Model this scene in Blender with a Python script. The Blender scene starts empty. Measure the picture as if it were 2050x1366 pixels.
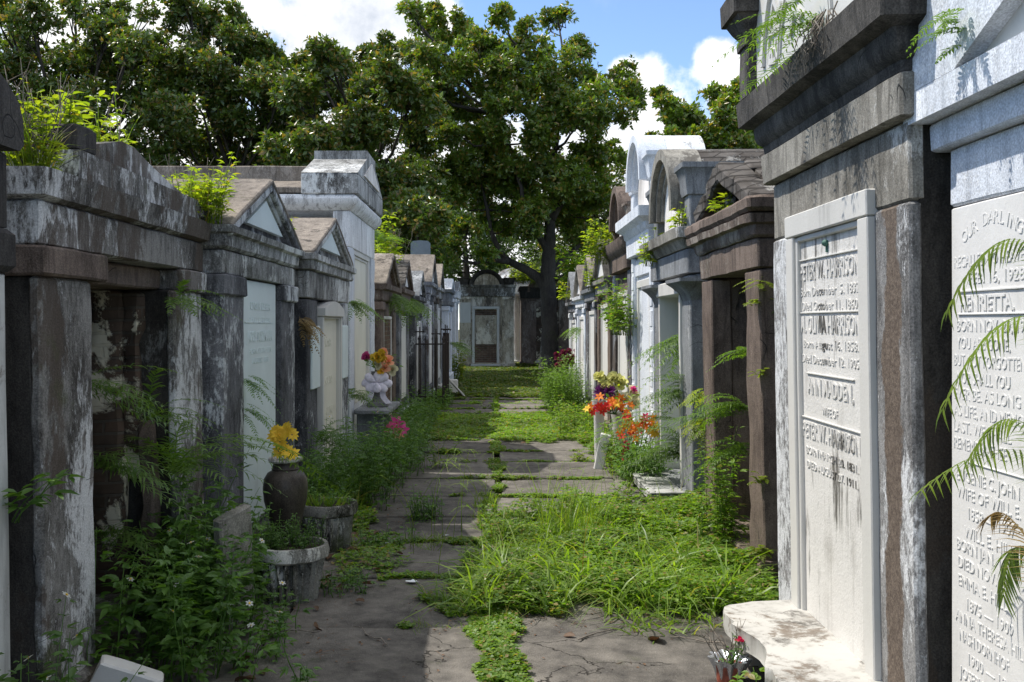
import bpy, math, random
import numpy as np
from mathutils import Vector, Matrix, noise, Euler
R = math.radians
random.seed(7); rng = np.random.default_rng(11)
sc = bpy.context.scene
COL = sc.collection

# ------------------------------------------------------------------ camera
cam_d = bpy.data.cameras.new("camera"); cam = bpy.data.objects.new("camera", cam_d); COL.objects.link(cam)
cam.location = (0, 0, 1.6); cam.rotation_euler = (R(90), 0, 0)
cam_d.sensor_width = 36; cam_d.lens = 35
cam_d.shift_x = 35/2050; cam_d.shift_y = -35/2050
cam_d.clip_start = .05; cam_d.clip_end = 1500
sc.camera = cam
F = 1993.0
def at(px, py, Y):            # a point of the place, read off the photograph at distance Y
    return Vector(((px-990)*Y/F, Y, 1.6-(py-648)*Y/F))

# ------------------------------------------------------------------ light
sc.view_settings.view_transform = 'Standard'; sc.view_settings.look = 'None'
sc.view_settings.exposure = 1.02; sc.view_settings.gamma = 1
SUN_EL, SUN_AZ = R(56), R(24)       # azimuth measured from -X towards +Y
sun_dir = Vector((-math.cos(SUN_AZ)*math.cos(SUN_EL), math.sin(SUN_AZ)*math.cos(SUN_EL), math.sin(SUN_EL)))
sd = bpy.data.lights.new("sun", 'SUN'); sd.energy = 2.75; sd.angle = R(.5); sd.color = (1, .955, .88)
so = bpy.data.objects.new("sun", sd); COL.objects.link(so); so.location = (-20, 10, 30)
so.rotation_euler = sun_dir.to_track_quat('Z', 'Y').to_euler()

w = bpy.data.worlds.new("World"); sc.world = w; w.use_nodes = True
nt = w.node_tree; nt.nodes.clear()
def nn(t, **k):
    n = nt.nodes.new(t)
    for a, b in k.items(): setattr(n, a, b)
    return n
out = nn('ShaderNodeOutputWorld'); bg = nn('ShaderNodeBackground'); bg.inputs[1].default_value = .125
sky = nn('ShaderNodeTexSky', sky_type='NISHITA', sun_disc=False)
sky.sun_elevation = SUN_EL; sky.sun_rotation = math.atan2(sun_dir.x, sun_dir.y)
sky.air_density = 1.0; sky.altitude = 3000; sky.dust_density = .15; sky.ozone_density = 2.2
tc = nn('ShaderNodeTexCoord')
def wm(op, a, b, c=None, clamp=False):
    m = nn('ShaderNodeMath', operation=op, use_clamp=clamp)
    for i, x in enumerate((a, b, c)):
        if x is None: continue
        if hasattr(x, 'links'): nt.links.new(x, m.inputs[i])
        else: m.inputs[i].default_value = x
    return m.outputs[0]
blobs = [(640,50,130),(745,50,120),(850,40,70),(600,130,70),(470,0,120),(1275,175,55),(1305,235,75),(1240,150,35),
         (1455,120,48),(1495,190,70),(60,30,120),(250,50,110),(1060,430,270),(1350,330,110),(330,250,300),(700,380,230),(1250,300,80)]
acc = None
for px, py, r in blobs:
    d = Vector(((px-990)/F, 1, (648-py)/F)).normalized()
    v = nn('ShaderNodeVectorMath', operation='DISTANCE'); nt.links.new(tc.outputs['Generated'], v.inputs[0]); v.inputs[1].default_value = d
    m = wm('SUBTRACT', 1.0, wm('DIVIDE', v.outputs['Value'], r/F))
    m = wm('MAXIMUM', m, -1.2)
    acc = m if acc is None else wm('SMOOTH_MAX', acc, m, .35)
nz = nn('ShaderNodeTexNoise'); nz.inputs['Scale'].default_value = 11; nz.inputs['Detail'].default_value = 9; nz.inputs['Roughness'].default_value = .62
nt.links.new(tc.outputs['Generated'], nz.inputs['Vector'])
nz2 = nn('ShaderNodeTexNoise'); nz2.inputs['Scale'].default_value = 3.2; nz2.inputs['Detail'].default_value = 6
nt.links.new(tc.outputs['Generated'], nz2.inputs['Vector'])
dens = wm('ADD', acc, wm('MULTIPLY', wm('SUBTRACT', nz.outputs['Fac'], .5), 2.4))
sepd = nn('ShaderNodeSeparateXYZ'); nt.links.new(tc.outputs['Generated'], sepd.inputs[0])
high = nn('ShaderNodeMapRange', interpolation_type='SMOOTHSTEP'); nt.links.new(sepd.outputs[2], high.inputs[0]); high.inputs[1].default_value = .42; high.inputs[2].default_value = .62; high.inputs[4].default_value = .85      # cloud sheet added overhead, out of view, to whiten and lift ambient light
far = wm('MULTIPLY', wm('SUBTRACT', nz2.outputs['Fac'], .57), 5.0)
cl = nn('ShaderNodeMapRange', interpolation_type='SMOOTHSTEP'); nt.links.new(dens, cl.inputs[0])
cl.inputs[1].default_value = -.05; cl.inputs[2].default_value = .42
veil = wm('MULTIPLY', wm('MAXIMUM', far, 0.0), .5, clamp=True)
fac = wm('MAXIMUM', wm('MAXIMUM', cl.outputs[0], veil), high.outputs[0], clamp=True)
shade = nn('ShaderNodeMapRange'); nt.links.new(wm('ADD', wm('MULTIPLY', nz.outputs['Fac'], 1.2), wm('MULTIPLY', nz2.outputs['Fac'], .9)), shade.inputs[0])
shade.inputs[1].default_value = .78; shade.inputs[2].default_value = 1.12
ccol = nn('ShaderNodeMix', data_type='RGBA'); nt.links.new(shade.outputs[0], ccol.inputs[0])
ccol.inputs[6].default_value = (2.7, 2.95, 3.4, 1); ccol.inputs[7].default_value = (5.4, 5.4, 5.4, 1)
mx = nn('ShaderNodeMix', data_type='RGBA'); nt.links.new(fac, mx.inputs[0])
nt.links.new(sky.outputs[0], mx.inputs[6]); nt.links.new(ccol.outputs[2], mx.inputs[7])
nt.links.new(mx.outputs[2], bg.inputs[0]); nt.links.new(bg.outputs[0], out.inputs[0])

# ------------------------------------------------------------------ materials
class NT:
    def __init__(s, name):
        s.m = bpy.data.materials.new(name); s.m.use_nodes = True; s.t = s.m.node_tree; s.t.nodes.clear()
        s.out = s.n('ShaderNodeOutputMaterial'); s.b = s.n('ShaderNodeBsdfPrincipled'); s.l(s.b.outputs[0], s.out.inputs[0])
        s.tc = s.n('ShaderNodeTexCoord')
        oi = s.n('ShaderNodeObjectInfo'); a = s.n('ShaderNodeVectorMath', operation='SCALE'); a.inputs[0].default_value = (9, 7, 5)
        s.l(oi.outputs['Random'], a.inputs[3])
        ad = s.n('ShaderNodeVectorMath', operation='ADD'); s.l(s.tc.outputs['Object'], ad.inputs[0]); s.l(a.outputs[0], ad.inputs[1]); s.pos = ad.outputs[0]
    def n(s, t, **k):
        x = s.t.nodes.new(t)
        for a, b in k.items(): setattr(x, a, b)
        return x
    def l(s, a, b): s.t.links.new(a, b)
    def set(s, sock, v):
        if hasattr(v, 'links'): s.l(v, sock)
        else: sock.default_value = v
    def noise(s, scale, detail=5, rough=.6, sc=(1, 1, 1), dist=0, off=(0, 0, 0)):
        mp = s.n('ShaderNodeMapping'); mp.inputs['Scale'].default_value = sc; mp.inputs['Location'].default_value = off; s.l(s.pos, mp.inputs[0])
        x = s.n('ShaderNodeTexNoise'); s.l(mp.outputs[0], x.inputs['Vector'])
        x.inputs['Scale'].default_value = scale; x.inputs['Detail'].default_value = detail; x.inputs['Roughness'].default_value = rough; x.inputs['Distortion'].default_value = dist
        return x.outputs['Fac']
    def math(s, op, a, b=0.0, clamp=False):
        x = s.n('ShaderNodeMath', operation=op, use_clamp=clamp); s.set(x.inputs[0], a); s.set(x.inputs[1], b); return x.outputs[0]
    def ramp(s, v, a, b, lo=0., hi=1.):
        x = s.n('ShaderNodeMapRange'); s.l(v, x.inputs[0]); x.inputs[1].default_value = a; x.inputs[2].default_value = b; x.inputs[3].default_value = lo; x.inputs[4].default_value = hi
        return x.outputs[0]
    def mix(s, f, a, b, t='MIX'):
        x = s.n('ShaderNodeMix', data_type='RGBA', blend_type=t); s.set(x.inputs[0], f)
        s.set(x.inputs[6], (*a, 1) if isinstance(a, tuple) else a); s.set(x.inputs[7], (*b, 1) if isinstance(b, tuple) else b); return x.outputs[2]
    def bump(s, h, st=.5, d=.01, nrm=None):
        x = s.n('ShaderNodeBump'); x.inputs['Strength'].default_value = st; x.inputs['Distance'].default_value = d; s.l(h, x.inputs['Height'])
        if nrm is not None: s.l(nrm, x.inputs['Normal'])
        s.l(x.outputs[0], s.b.inputs['Normal']); return x.outputs[0]
    def fin(s, col, rough=.9, spec=.25):
        s.set(s.b.inputs['Base Color'], (*col, 1) if isinstance(col, tuple) else col); s.set(s.b.inputs['Roughness'], rough)
        s.b.inputs['Specular IOR Level'].default_value = spec; return s.m

def stucco(name, dark, mid, light, lo=.40, hi=.62, flake=.60, patch=None, pth=.56, moss=.0, bump=.6, cracks=True, stripe=None):
    s = NT(name)
    big = s.noise(1.5, 7, .66, (1, 1, .7)); st = s.noise(1, 9, .74, (8, 8, 3.2), .3); st2 = s.noise(1, 6, .68, (40, 40, 14), off=(3, 1, 7)); fine = s.noise(75, 5, .75)
    v = s.math('ADD', s.math('MULTIPLY', big, .36), s.math('MULTIPLY', st, .34)); v = s.math('ADD', v, s.math('MULTIPLY', st2, .16)); v = s.math('ADD', v, s.math('MULTIPLY', fine, .14))
    k = (lo+hi)/2; wd = (hi-lo)*.34
    col = s.mix(s.ramp(v, k-wd, k+wd), dark, mid)
    gate = s.noise(1.1, 4, .55, (1, 1, .6), off=(1, 8, 3)); g_ = s.math('MULTIPLY', s.math('SUBTRACT', gate, .5), .9)
    n2 = s.noise(7.5, 11, .78, (1, 1, .6), .6, (5, 2, 1)); n3 = s.noise(1, 7, .75, (55, 55, 22), off=(9, 2, 1))
    fl = s.ramp(s.math('ADD', s.math('ADD', s.math('MULTIPLY', n2, .62), s.math('MULTIPLY', n3, .38)), g_), flake-.02, flake+.05)
    sp_ = s.ramp(s.math('ADD', n3, s.math('MULTIPLY', g_, .3)), flake+.075, flake+.11, 0, .7)
    fl = s.math('MAXIMUM', s.math('MULTIPLY', fl, .85), sp_)
    col = s.mix(fl, col, light)
    sz = s.n('ShaderNodeSeparateXYZ'); s.l(s.tc.outputs['Object'], sz.inputs[0]); zz = sz.outputs[2]
    dk = s.ramp(s.math('ADD', s.noise(1, 8, .72, (15, 15, 1.5), .5, (4, 6, 0)), s.ramp(zz, .9, 2.1, -.03, .07)), .58, .68, 0, .62); col = s.mix(dk, col, tuple(x*.8 for x in dark))
    if patch:
        p = s.ramp(s.noise(2.2, 8, .68, (1, 1, .45), .3, off=(7, 7, 2)), pth, pth+.025); col = s.mix(s.math('MULTIPLY', p, .8), col, patch)
    if stripe:      # the coat has peeled off down the middle of the pilaster
        sx = s.n('ShaderNodeSeparateXYZ'); s.l(s.tc.outputs['Object'], sx.inputs[0]); dd = s.math('ABSOLUTE', s.math('SUBTRACT', sx.outputs[0], stripe[0]))
        dd = s.math('ADD', dd, s.math('MULTIPLY', s.math('SUBTRACT', s.noise(3, 9, .75, (1, 1, .5)), .5), .30)); br = s.ramp(dd, stripe[1]-.006, stripe[1]+.006, 1, 0)
        col = s.mix(br, col, s.mix(s.ramp(s.noise(60, 5, .7), .35, .65), (.085, .065, .052), (.17, .135, .108))); fl = s.math('MULTIPLY', fl, s.math('SUBTRACT', 1.0, br))
    if moss:      # green and brown growth, heavier where the wall meets the ground
        g = s.ramp(s.math('ADD', s.noise(2.3, 7, .7, off=(2, 9, 9)), s.ramp(zz, .0, .7, .13, 0)), .60, .72, 0, min(1, moss*1.6)); col = s.mix(g, col, (.06, .075, .02))
    sp = s.ramp(s.noise(150, 2, .5), .3, .75, .72, 1.25); col = s.mix(1.0, col, sp, 'MULTIPLY') if False else col
    mm = s.n('ShaderNodeVectorMath', operation='SCALE'); s.l(col, mm.inputs[0]); s.l(sp, mm.inputs[3]); col = mm.outputs[0]
    h = s.math('ADD', s.math('MULTIPLY', s.noise(22, 8, .72), .5), s.math('MULTIPLY', fl, .35)); h = s.math('ADD', h, s.math('MULTIPLY', s.noise(130, 3, .6), .25))
    if cracks:
        vo = s.n('ShaderNodeTexVoronoi', feature='DISTANCE_TO_EDGE'); mp = s.n('ShaderNodeVectorMath', operation='ADD'); s.l(s.pos, mp.inputs[0])
        nc = s.n('ShaderNodeTexNoise'); nc.inputs['Scale'].default_value = 2.2; s.l(s.pos, nc.inputs['Vector']); s.l(nc.outputs['Color'], mp.inputs[1]); s.l(mp.outputs[0], vo.inputs['Vector']); vo.inputs['Scale'].default_value = 1.5
        ck = s.ramp(vo.outputs['Distance'], 0.001, .006, 0, 1); g2 = s.ramp(s.noise(1.8, 3, .5, off=(4, 4, 4)), .57, .62, 0, 1)
        ck = s.math('MAXIMUM', ck, s.math('SUBTRACT', 1.0, g2)); h = s.math('ADD', h, s.math('MULTIPLY', ck, .5)); col = s.mix(ck, (.02, .02, .02), col)
    s.bump(h, bump, .012)
    return s.fin(col, .92, .2)

def marble(name, base, grime, gth=.62, stain=0., rough=.55, bump=.25, blot=0):
    s = NT(name)
    a = s.noise(2.2, 7, .65, (1, 1, .5), .5); b = s.noise(1, 6, .7, (16, 16, 1.0)); c = s.noise(90, 4, .7)
    col = s.mix(s.ramp(a, .35, .7), base, tuple(x*.86 for x in base))
    col = s.mix(s.ramp(s.math('ADD', s.math('MULTIPLY', a, .5), s.math('MULTIPLY', b, .5)), gth, gth+.16, 0, .75), col, grime)
    col = s.mix(s.ramp(c, .66, .74, 0, .55), col, tuple(x*.45 for x in base))
    if stain:
        n3 = s.noise(1, 8, .75, (9, 9, 1.4), .3, (2, 3, 8)); g = s.noise(1.7, 3, .5, off=(1, 1, 6))
        col = s.mix(s.ramp(s.math('ADD', n3, s.math('SUBTRACT', g, .5)), .60, .72, 0, stain), col, (.05, .042, .032))
    if blot:
        bn = s.math('ADD', s.math('MULTIPLY', s.noise(2.6, 8, .72, dist=.5, off=(3, 1, 5)), .75), s.math('MULTIPLY', s.noise(26, 5, .75), .25)); col = s.mix(s.ramp(bn, blot, blot+.05, 0, .8), col, s.mix(s.noise(8, 4, .6), (.07, .06, .05), (.20, .14, .09)))
    s.bump(s.math('ADD', s.noise(35, 6, .7), s.math('MULTIPLY', c, .6)), bump, .006)
    return s.fin(col, rough, .35)

def brick(name, c1, c2, mortar, paint=None, pth=.5, sc=1.0):
    s = NT(name)
    sep = s.n('ShaderNodeSeparateXYZ'); s.l(s.tc.outputs['Object'], sep.inputs[0]); cb = s.n('ShaderNodeCombineXYZ')
    s.l(s.math('ADD', sep.outputs[0], sep.outputs[1]), cb.inputs[0]); s.l(sep.outputs[2], cb.inputs[1])
    nd = s.n('ShaderNodeTexNoise'); nd.inputs['Scale'].default_value = 9; s.l(cb.outputs[0], nd.inputs['Vector'])
    sc_ = s.n('ShaderNodeVectorMath', operation='SCALE'); s.l(nd.outputs['Color'], sc_.inputs[0]); sc_.inputs[3].default_value = .02
    ad = s.n('ShaderNodeVectorMath', operation='ADD'); s.l(cb.outputs[0], ad.inputs[0]); s.l(sc_.outputs[0], ad.inputs[1])
    bt = s.n('ShaderNodeTexBrick'); s.l(ad.outputs[0], bt.inputs['Vector'])
    bt.inputs['Color1'].default_value = (*c1, 1); bt.inputs['Color2'].default_value = (*c2, 1); bt.inputs['Mortar'].default_value = (*mortar, 1)
    bt.inputs['Scale'].default_value = 1/sc; bt.inputs['Brick Width'].default_value = .21; bt.inputs['Row Height'].default_value = .068
    bt.inputs['Mortar Size'].default_value = .009; bt.inputs['Mortar Smooth'].default_value = .3; bt.inputs['Bias'].default_value = .1
    col = bt.outputs['Color']
    col = s.mix(s.ramp(s.noise(3, 7, .7), .4, .68, 0, .8), col, (.035, .028, .022))
    h = s.math('SUBTRACT', s.math('MULTIPLY', s.noise(30, 6, .7), .4), bt.outputs['Fac'])
    if paint:
        p = s.ramp(s.noise(2.2, 8, .68, dist=.5, off=(3, 3, 3)), pth, pth+.03); col = s.mix(s.math('MULTIPLY', p, .9), col, paint); h = s.math('ADD', h, p)
    s.bump(h, .9, .012)
    return s.fin(col, .95, .15)

def leafmat(name, c1, c2, c3=None, c3p=.92, rough=.42, trans=.35, spec=.5, tcol=None):
    s = NT(name); g = s.n('ShaderNodeNewGeometry'); r = g.outputs['Random Per Island']
    col = s.mix(r, c1, c2)
    if c3:
        wn = s.n('ShaderNodeTexWhiteNoise', noise_dimensions='1D'); s.l(r, wn.inputs['W']); col = s.mix(s.ramp(wn.outputs['Value'], c3p, c3p+.001), col, c3)
    v = s.ramp(s.noise(.9, 3, .5), .35, .65, .75, 1.25); mm = s.n('ShaderNodeVectorMath', operation='SCALE'); s.l(col, mm.inputs[0]); s.l(v, mm.inputs[3]); col = mm.outputs[0]
    s.fin(col, rough, spec)
    tr = s.n('ShaderNodeBsdfTranslucent'); t2 = s.mix(1.0, col, tcol or (1.9, 2.0, .55), 'MULTIPLY'); s.l(t2, tr.inputs[0])
    ms = s.n('ShaderNodeMixShader'); ms.inputs[0].default_value = trans; s.l(s.b.outputs[0], ms.inputs[1]); s.l(tr.outputs[0], ms.inputs[2]); s.l(ms.outputs[0], s.out.inputs[0])
    return s.m

def plain(name, c, rough=.8, var=.25, scale=20, bump=.2, spec=.3, metal=0):
    s = NT(name); n = s.noise(scale, 5, .65)
    s.bump(n, bump, .005); s.b.inputs['Metallic'].default_value = metal
    return s.fin(s.mix(s.ramp(n, .3, .7), tuple(x*(1-var) for x in c), tuple(min(1, x*(1+var)) for x in c)), rough, spec)

M = {}
M['dark_stucco'] = stucco('weathered_dark_stucco', (.050, .045, .040), (.235, .225, .21), (.64, .64, .64), .42, .58, .535, (.085, .066, .052), .525, .35)
M['streaked'] = stucco('blue_black_streaked_stucco', (.040, .040, .044), (.18, .18, .19), (.62, .64, .65), .41, .60, .550, None, .6, .1)
M['brown_stucco'] = stucco('brown_rough_stucco', (.065, .048, .040), (.205, .158, .130), (.33, .29, .25), .36, .60, .60, (.07, .055, .045), .60, .15, .9)
M['grey_stucco'] = stucco('grey_brown_stucco', (.095, .088, .075), (.34, .32, .28), (.56, .55, .52), .36, .62, .60, (.10, .09, .078), .58, .15, .5)
M['dark_cornice'] = stucco('sooty_cornice_stucco', (.032, .030, .028), (.15, .138, .125), (.36, .35, .33), .40, .68, .70, None, .6, .15)
M['flaked'] = stucco('flaked_whitewash', (.10, .10, .11), (.30, .31, .33), (.76, .78, .82), .42, .60, .555, (.075, .055, .042), .53, .0)
M['peeled'] = stucco('peeling_whitewash_pilaster', (.085, .083, .082), (.27, .265, .26), (.68, .69, .70), .42, .58, .545, stripe=(.665, .085))
M['side_dark'] = stucco('black_mottled_side_wall', (.022, .020, .018), (.075, .068, .060), (.22, .22, .21), .38, .62, .66, (.05, .04, .032), .55, .1, .7)  # near-black mottled stucco, darker than the pilaster materials
M['slate_grey'] = stucco('slate_grey_cement', (.11, .115, .12), (.29, .30, .31), (.54, .55, .55), .35, .65, .66, None, .6, .05, .35)
M['white_lime'] = stucco('dirty_white_limewash', (.20, .19, .18), (.70, .70, .70), (.83, .84, .84), .30, .46, .50, (.10, .10, .105), .665, .15, .45)
M['old_lime'] = stucco('streaked_limewash', (.07, .067, .063), (.42, .42, .41), (.74, .75, .74), .39, .58, .53, (.05, .05, .055), .60, .2, .6)
M['blue_white'] = stucco('blue_white_paint', (.52, .55, .60), (.66, .69, .74), (.76, .78, .81), .30, .6, .56, None, .6, 0, .55, False)
M['roof_concrete'] = stucco('brown_grey_roof_cement', (.10, .085, .072), (.29, .25, .21), (.36, .32, .28), .36, .62, .64, (.05, .042, .036), .6, .25, .6)
M['old_plaster'] = stucco('warm_old_plaster', (.13, .105, .08), (.55, .48, .37), (.78, .73, .63), .38, .58, .56, (.06, .05, .042), .57, .2, .6)
M['soot'] = stucco('sooty_black_cement', (.026, .024, .023), (.085, .078, .072), (.19, .18, .17), .38, .66, .68, None, .6, .3, .6)
M['marble'] = marble('white_marble', (.70, .685, .66), (.34, .33, .31), .57)
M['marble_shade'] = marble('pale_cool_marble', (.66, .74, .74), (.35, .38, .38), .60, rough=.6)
M['marble_cream'] = marble('cream_marble', (.74, .71, .60), (.46, .42, .33), .62, rough=.6)
M['marble_dirty'] = marble('stained_marble', (.69, .67, .635), (.30, .28, .25), .55, .9, bump=.6)
M['marble_frame'] = marble('greyish_marble', (.60, .585, .55), (.25, .24, .22), .58)
M['marble_grimy'] = marble('grimy_grey_marble', (.50, .50, .48), (.17, .165, .15), .47, .5, .7, .4, blot=.56)
M['marble_ledge'] = marble('stained_ledge_marble', (.50, .485, .45), (.13, .11, .09), .50, .9, blot=.53)
M['marble_crackle'] = marble('flaking_white_marble', (.74, .70, .66), (.20, .18, .16), .47, .55, .8, .6)
M['brick'] = brick('old_brick', (.21, .125, .085), (.15, .095, .07), (.24, .21, .17))
M['brick_paint'] = brick('whitewashed_brick', (.11, .075, .055), (.085, .062, .048), (.10, .085, .07), (.66, .61, .48), .52)
M['brick_roof'] = brick('blackened_brick', (.095, .085, .078), (.14, .128, .118), (.04, .037, .034), (.27, .26, .245), .57)
M['iron'] = plain('rusted_iron', (.022, .015, .012), .7, .5, 60)
M['letter'] = marble('cut_letter_marble', (.70, .68, .65), (.30, .29, .27), .6)
M['bark'] = stucco('magnolia_bark', (.03, .026, .022), (.085, .074, .062), (.16, .15, .13), .36, .64, .66, None, .6, .3, .9, False)
M['twig'] = plain('grey_twig', (.20, .17, .14), .9, .4, 40)
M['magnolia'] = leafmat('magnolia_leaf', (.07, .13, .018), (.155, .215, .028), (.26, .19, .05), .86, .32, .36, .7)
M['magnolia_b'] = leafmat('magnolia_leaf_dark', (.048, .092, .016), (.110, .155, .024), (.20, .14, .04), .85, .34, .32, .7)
M['oak'] = leafmat('light_oak_leaf', (.06, .10, .03), (.10, .15, .045), None, .9, .6, .4)
M['clover'] = leafmat('clover_leaf', (.08, .165, .018), (.175, .265, .03), (.26, .20, .07), .91, .5, .45)
M['grassblade'] = leafmat('grass_blade', (.10, .185, .026), (.22, .31, .045), (.30, .27, .10), .95, .45, .45)
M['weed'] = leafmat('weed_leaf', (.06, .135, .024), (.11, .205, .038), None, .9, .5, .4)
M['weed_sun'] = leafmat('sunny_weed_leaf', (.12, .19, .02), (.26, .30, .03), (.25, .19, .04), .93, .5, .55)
M['fern'] = leafmat('fern_leaf', (.065, .13, .022), (.13, .21, .036), None, .9, .5, .45)
M['palm'] = leafmat('palm_leaflet', (.08, .13, .035), (.15, .20, .06), None, .9, .45, .4)
M['dry'] = leafmat('dry_frond', (.22, .15, .06), (.30, .22, .09), None, .9, .7, .3, .3, (1.4, 1.2, .7))
M['deadleaf'] = leafmat('fallen_brown_leaf', (.10, .055, .03), (.20, .12, .07), None, .9, .6, .15, .3, (1.3, 1.0, .7))
def petal(name, a, b): return leafmat(name, a, b, None, .9, .6, .35, .3, (1.2, 1.15, 1.1))
for k, a, b in (('yellow', (.68, .46, .03), (.86, .64, .08)), ('orange', (.80, .18, .02), (.85, .30, .03)), ('red', (.55, .02, .015), (.72, .05, .02)),
                ('purple', (.12, .02, .13), (.24, .05, .24)), ('maroon', (.12, .015, .035), (.26, .04, .09)), ('pink', (.70, .05, .28), (.80, .18, .42)), ('peach', (.85, .42, .26), (.9, .56, .36)),
                ('lime', (.55, .56, .16), (.70, .68, .34)), ('white', (.75, .76, .70), (.85, .85, .80)), ('cream', (.62, .60, .40), (.72, .70, .52)), ('crimson', (.55, .02, .09), (.7, .05, .16))):
    M[k] = petal(k+'_petal', a, b)
M['urn'] = stucco('dark_glazed_urn', (.03, .025, .02), (.10, .085, .07), (.30, .29, .28), .38, .66, .74, None, .6, 0, .15, False)
M['urn'].node_tree.nodes['Principled BSDF'].inputs['Roughness'].default_value = .38
M['planter'] = stucco('mossy_fluted_cement', (.04, .038, .03), (.24, .23, .20), (.74, .72, .66), .44, .56, .50, None, .6, .5, .7)
M['soil'] = plain('planter_soil', (.04, .03, .02), .95, .4, 60, .8)
M['ribbon'] = plain('iridescent_ribbon', (.80, .74, .82), .3, .22, 22, .2, .6)
M['foil'] = plain('crumpled_foil', (.6, .62, .66), .25, .2, 60, .9, .6, .8)
M['red_pot'] = plain('faded_red_pot', (.28, .08, .05), .6, .5, 30, .3)
M['shaded_lawn_leaf'] = leafmat('shaded_lawn_leaf', (.045, .085, .014), (.11, .15, .026), (.20, .15, .06), .90, .5, .4)  # darker than the clover: the lawn's shade is put into this green
M['statue'] = plain('grey_cast_stone', (.21, .205, .20), .9, .3, 25, .5)
M['paper'] = plain('white_litter', (.78, .80, .82), .7, .05)
M['white_wood'] = plain('white_painted_wood', (.66, .66, .64), .8, .15, 30, .5)
M['slate'] = plain('blue_grey_slate', (.14, .17, .19), .8, .12, 6, .2)
M['verdigris'] = plain('verdigris_bronze', (.06, .14, .11), .6, .4, 50)

def ground_mat():
    s = NT('soil_ground'); a = s.noise(1.2, 7, .65); b = s.noise(40, 5, .7)
    c = s.mix(s.ramp(a, .4, .62), (.045, .036, .026), (.04, .055, .018)); c = s.mix(s.ramp(b, .55, .75, 0, .6), c, (.14, .11, .08)); s.bump(b, .8, .02); return s.fin(c, .95, .1)
M['ground'] = ground_mat()
def path_mat():
    s = NT('weathered_path_slab'); a = s.noise(1.1, 7, .62); b = s.noise(7, 7, .72); c = s.noise(120, 3, .6); f = s.noise(260, 2, .5)
    v = s.math('ADD', s.math('MULTIPLY', a, .55), s.math('MULTIPLY', b, .45))
    col = s.mix(s.ramp(v, .38, .62), (.048, .044, .040), (.215, .195, .17)); col = s.mix(s.ramp(c, .66, .72, 0, .8), col, (.34, .32, .29)); col = s.mix(s.ramp(f, .60, .70, 0, .5), col, (.03, .028, .026))
    col = s.mix(s.ramp(s.noise(2.4, 7, .7, off=(9, 1, 1)), .62, .70, 0, .5), col, (.05, .06, .025))
    vo = s.n('ShaderNodeTexVoronoi', feature='DISTANCE_TO_EDGE'); nd = s.n('ShaderNodeTexNoise'); nd.inputs['Scale'].default_value = 3; nd.inputs['Detail'].default_value = 6; s.l(s.pos, nd.inputs['Vector']); sc_ = s.n('ShaderNodeVectorMath', operation='SCALE'); s.l(nd.outputs['Color'], sc_.inputs[0]); sc_.inputs[3].default_value = .5
    ad = s.n('ShaderNodeVectorMath', operation='ADD'); s.l(s.pos, ad.inputs[0]); s.l(sc_.outputs[0], ad.inputs[1]); s.l(ad.outputs[0], vo.inputs['Vector']); vo.inputs['Scale'].default_value = .75
    ck = s.math('MAXIMUM', s.ramp(vo.outputs['Distance'], .0008, .0035), s.math('SUBTRACT', 1.0, s.ramp(s.noise(.8, 2, .5, off=(2, 7, 1)), .50, .56))); col = s.mix(ck, (.025, .022, .018), col)
    s.bump(s.math('ADD', s.math('ADD', c, s.math('MULTIPLY', b, 1.2)), s.math('MULTIPLY', ck, .8)), .8, .008); return s.fin(col, .9, .25)
M['path'] = path_mat()

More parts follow.
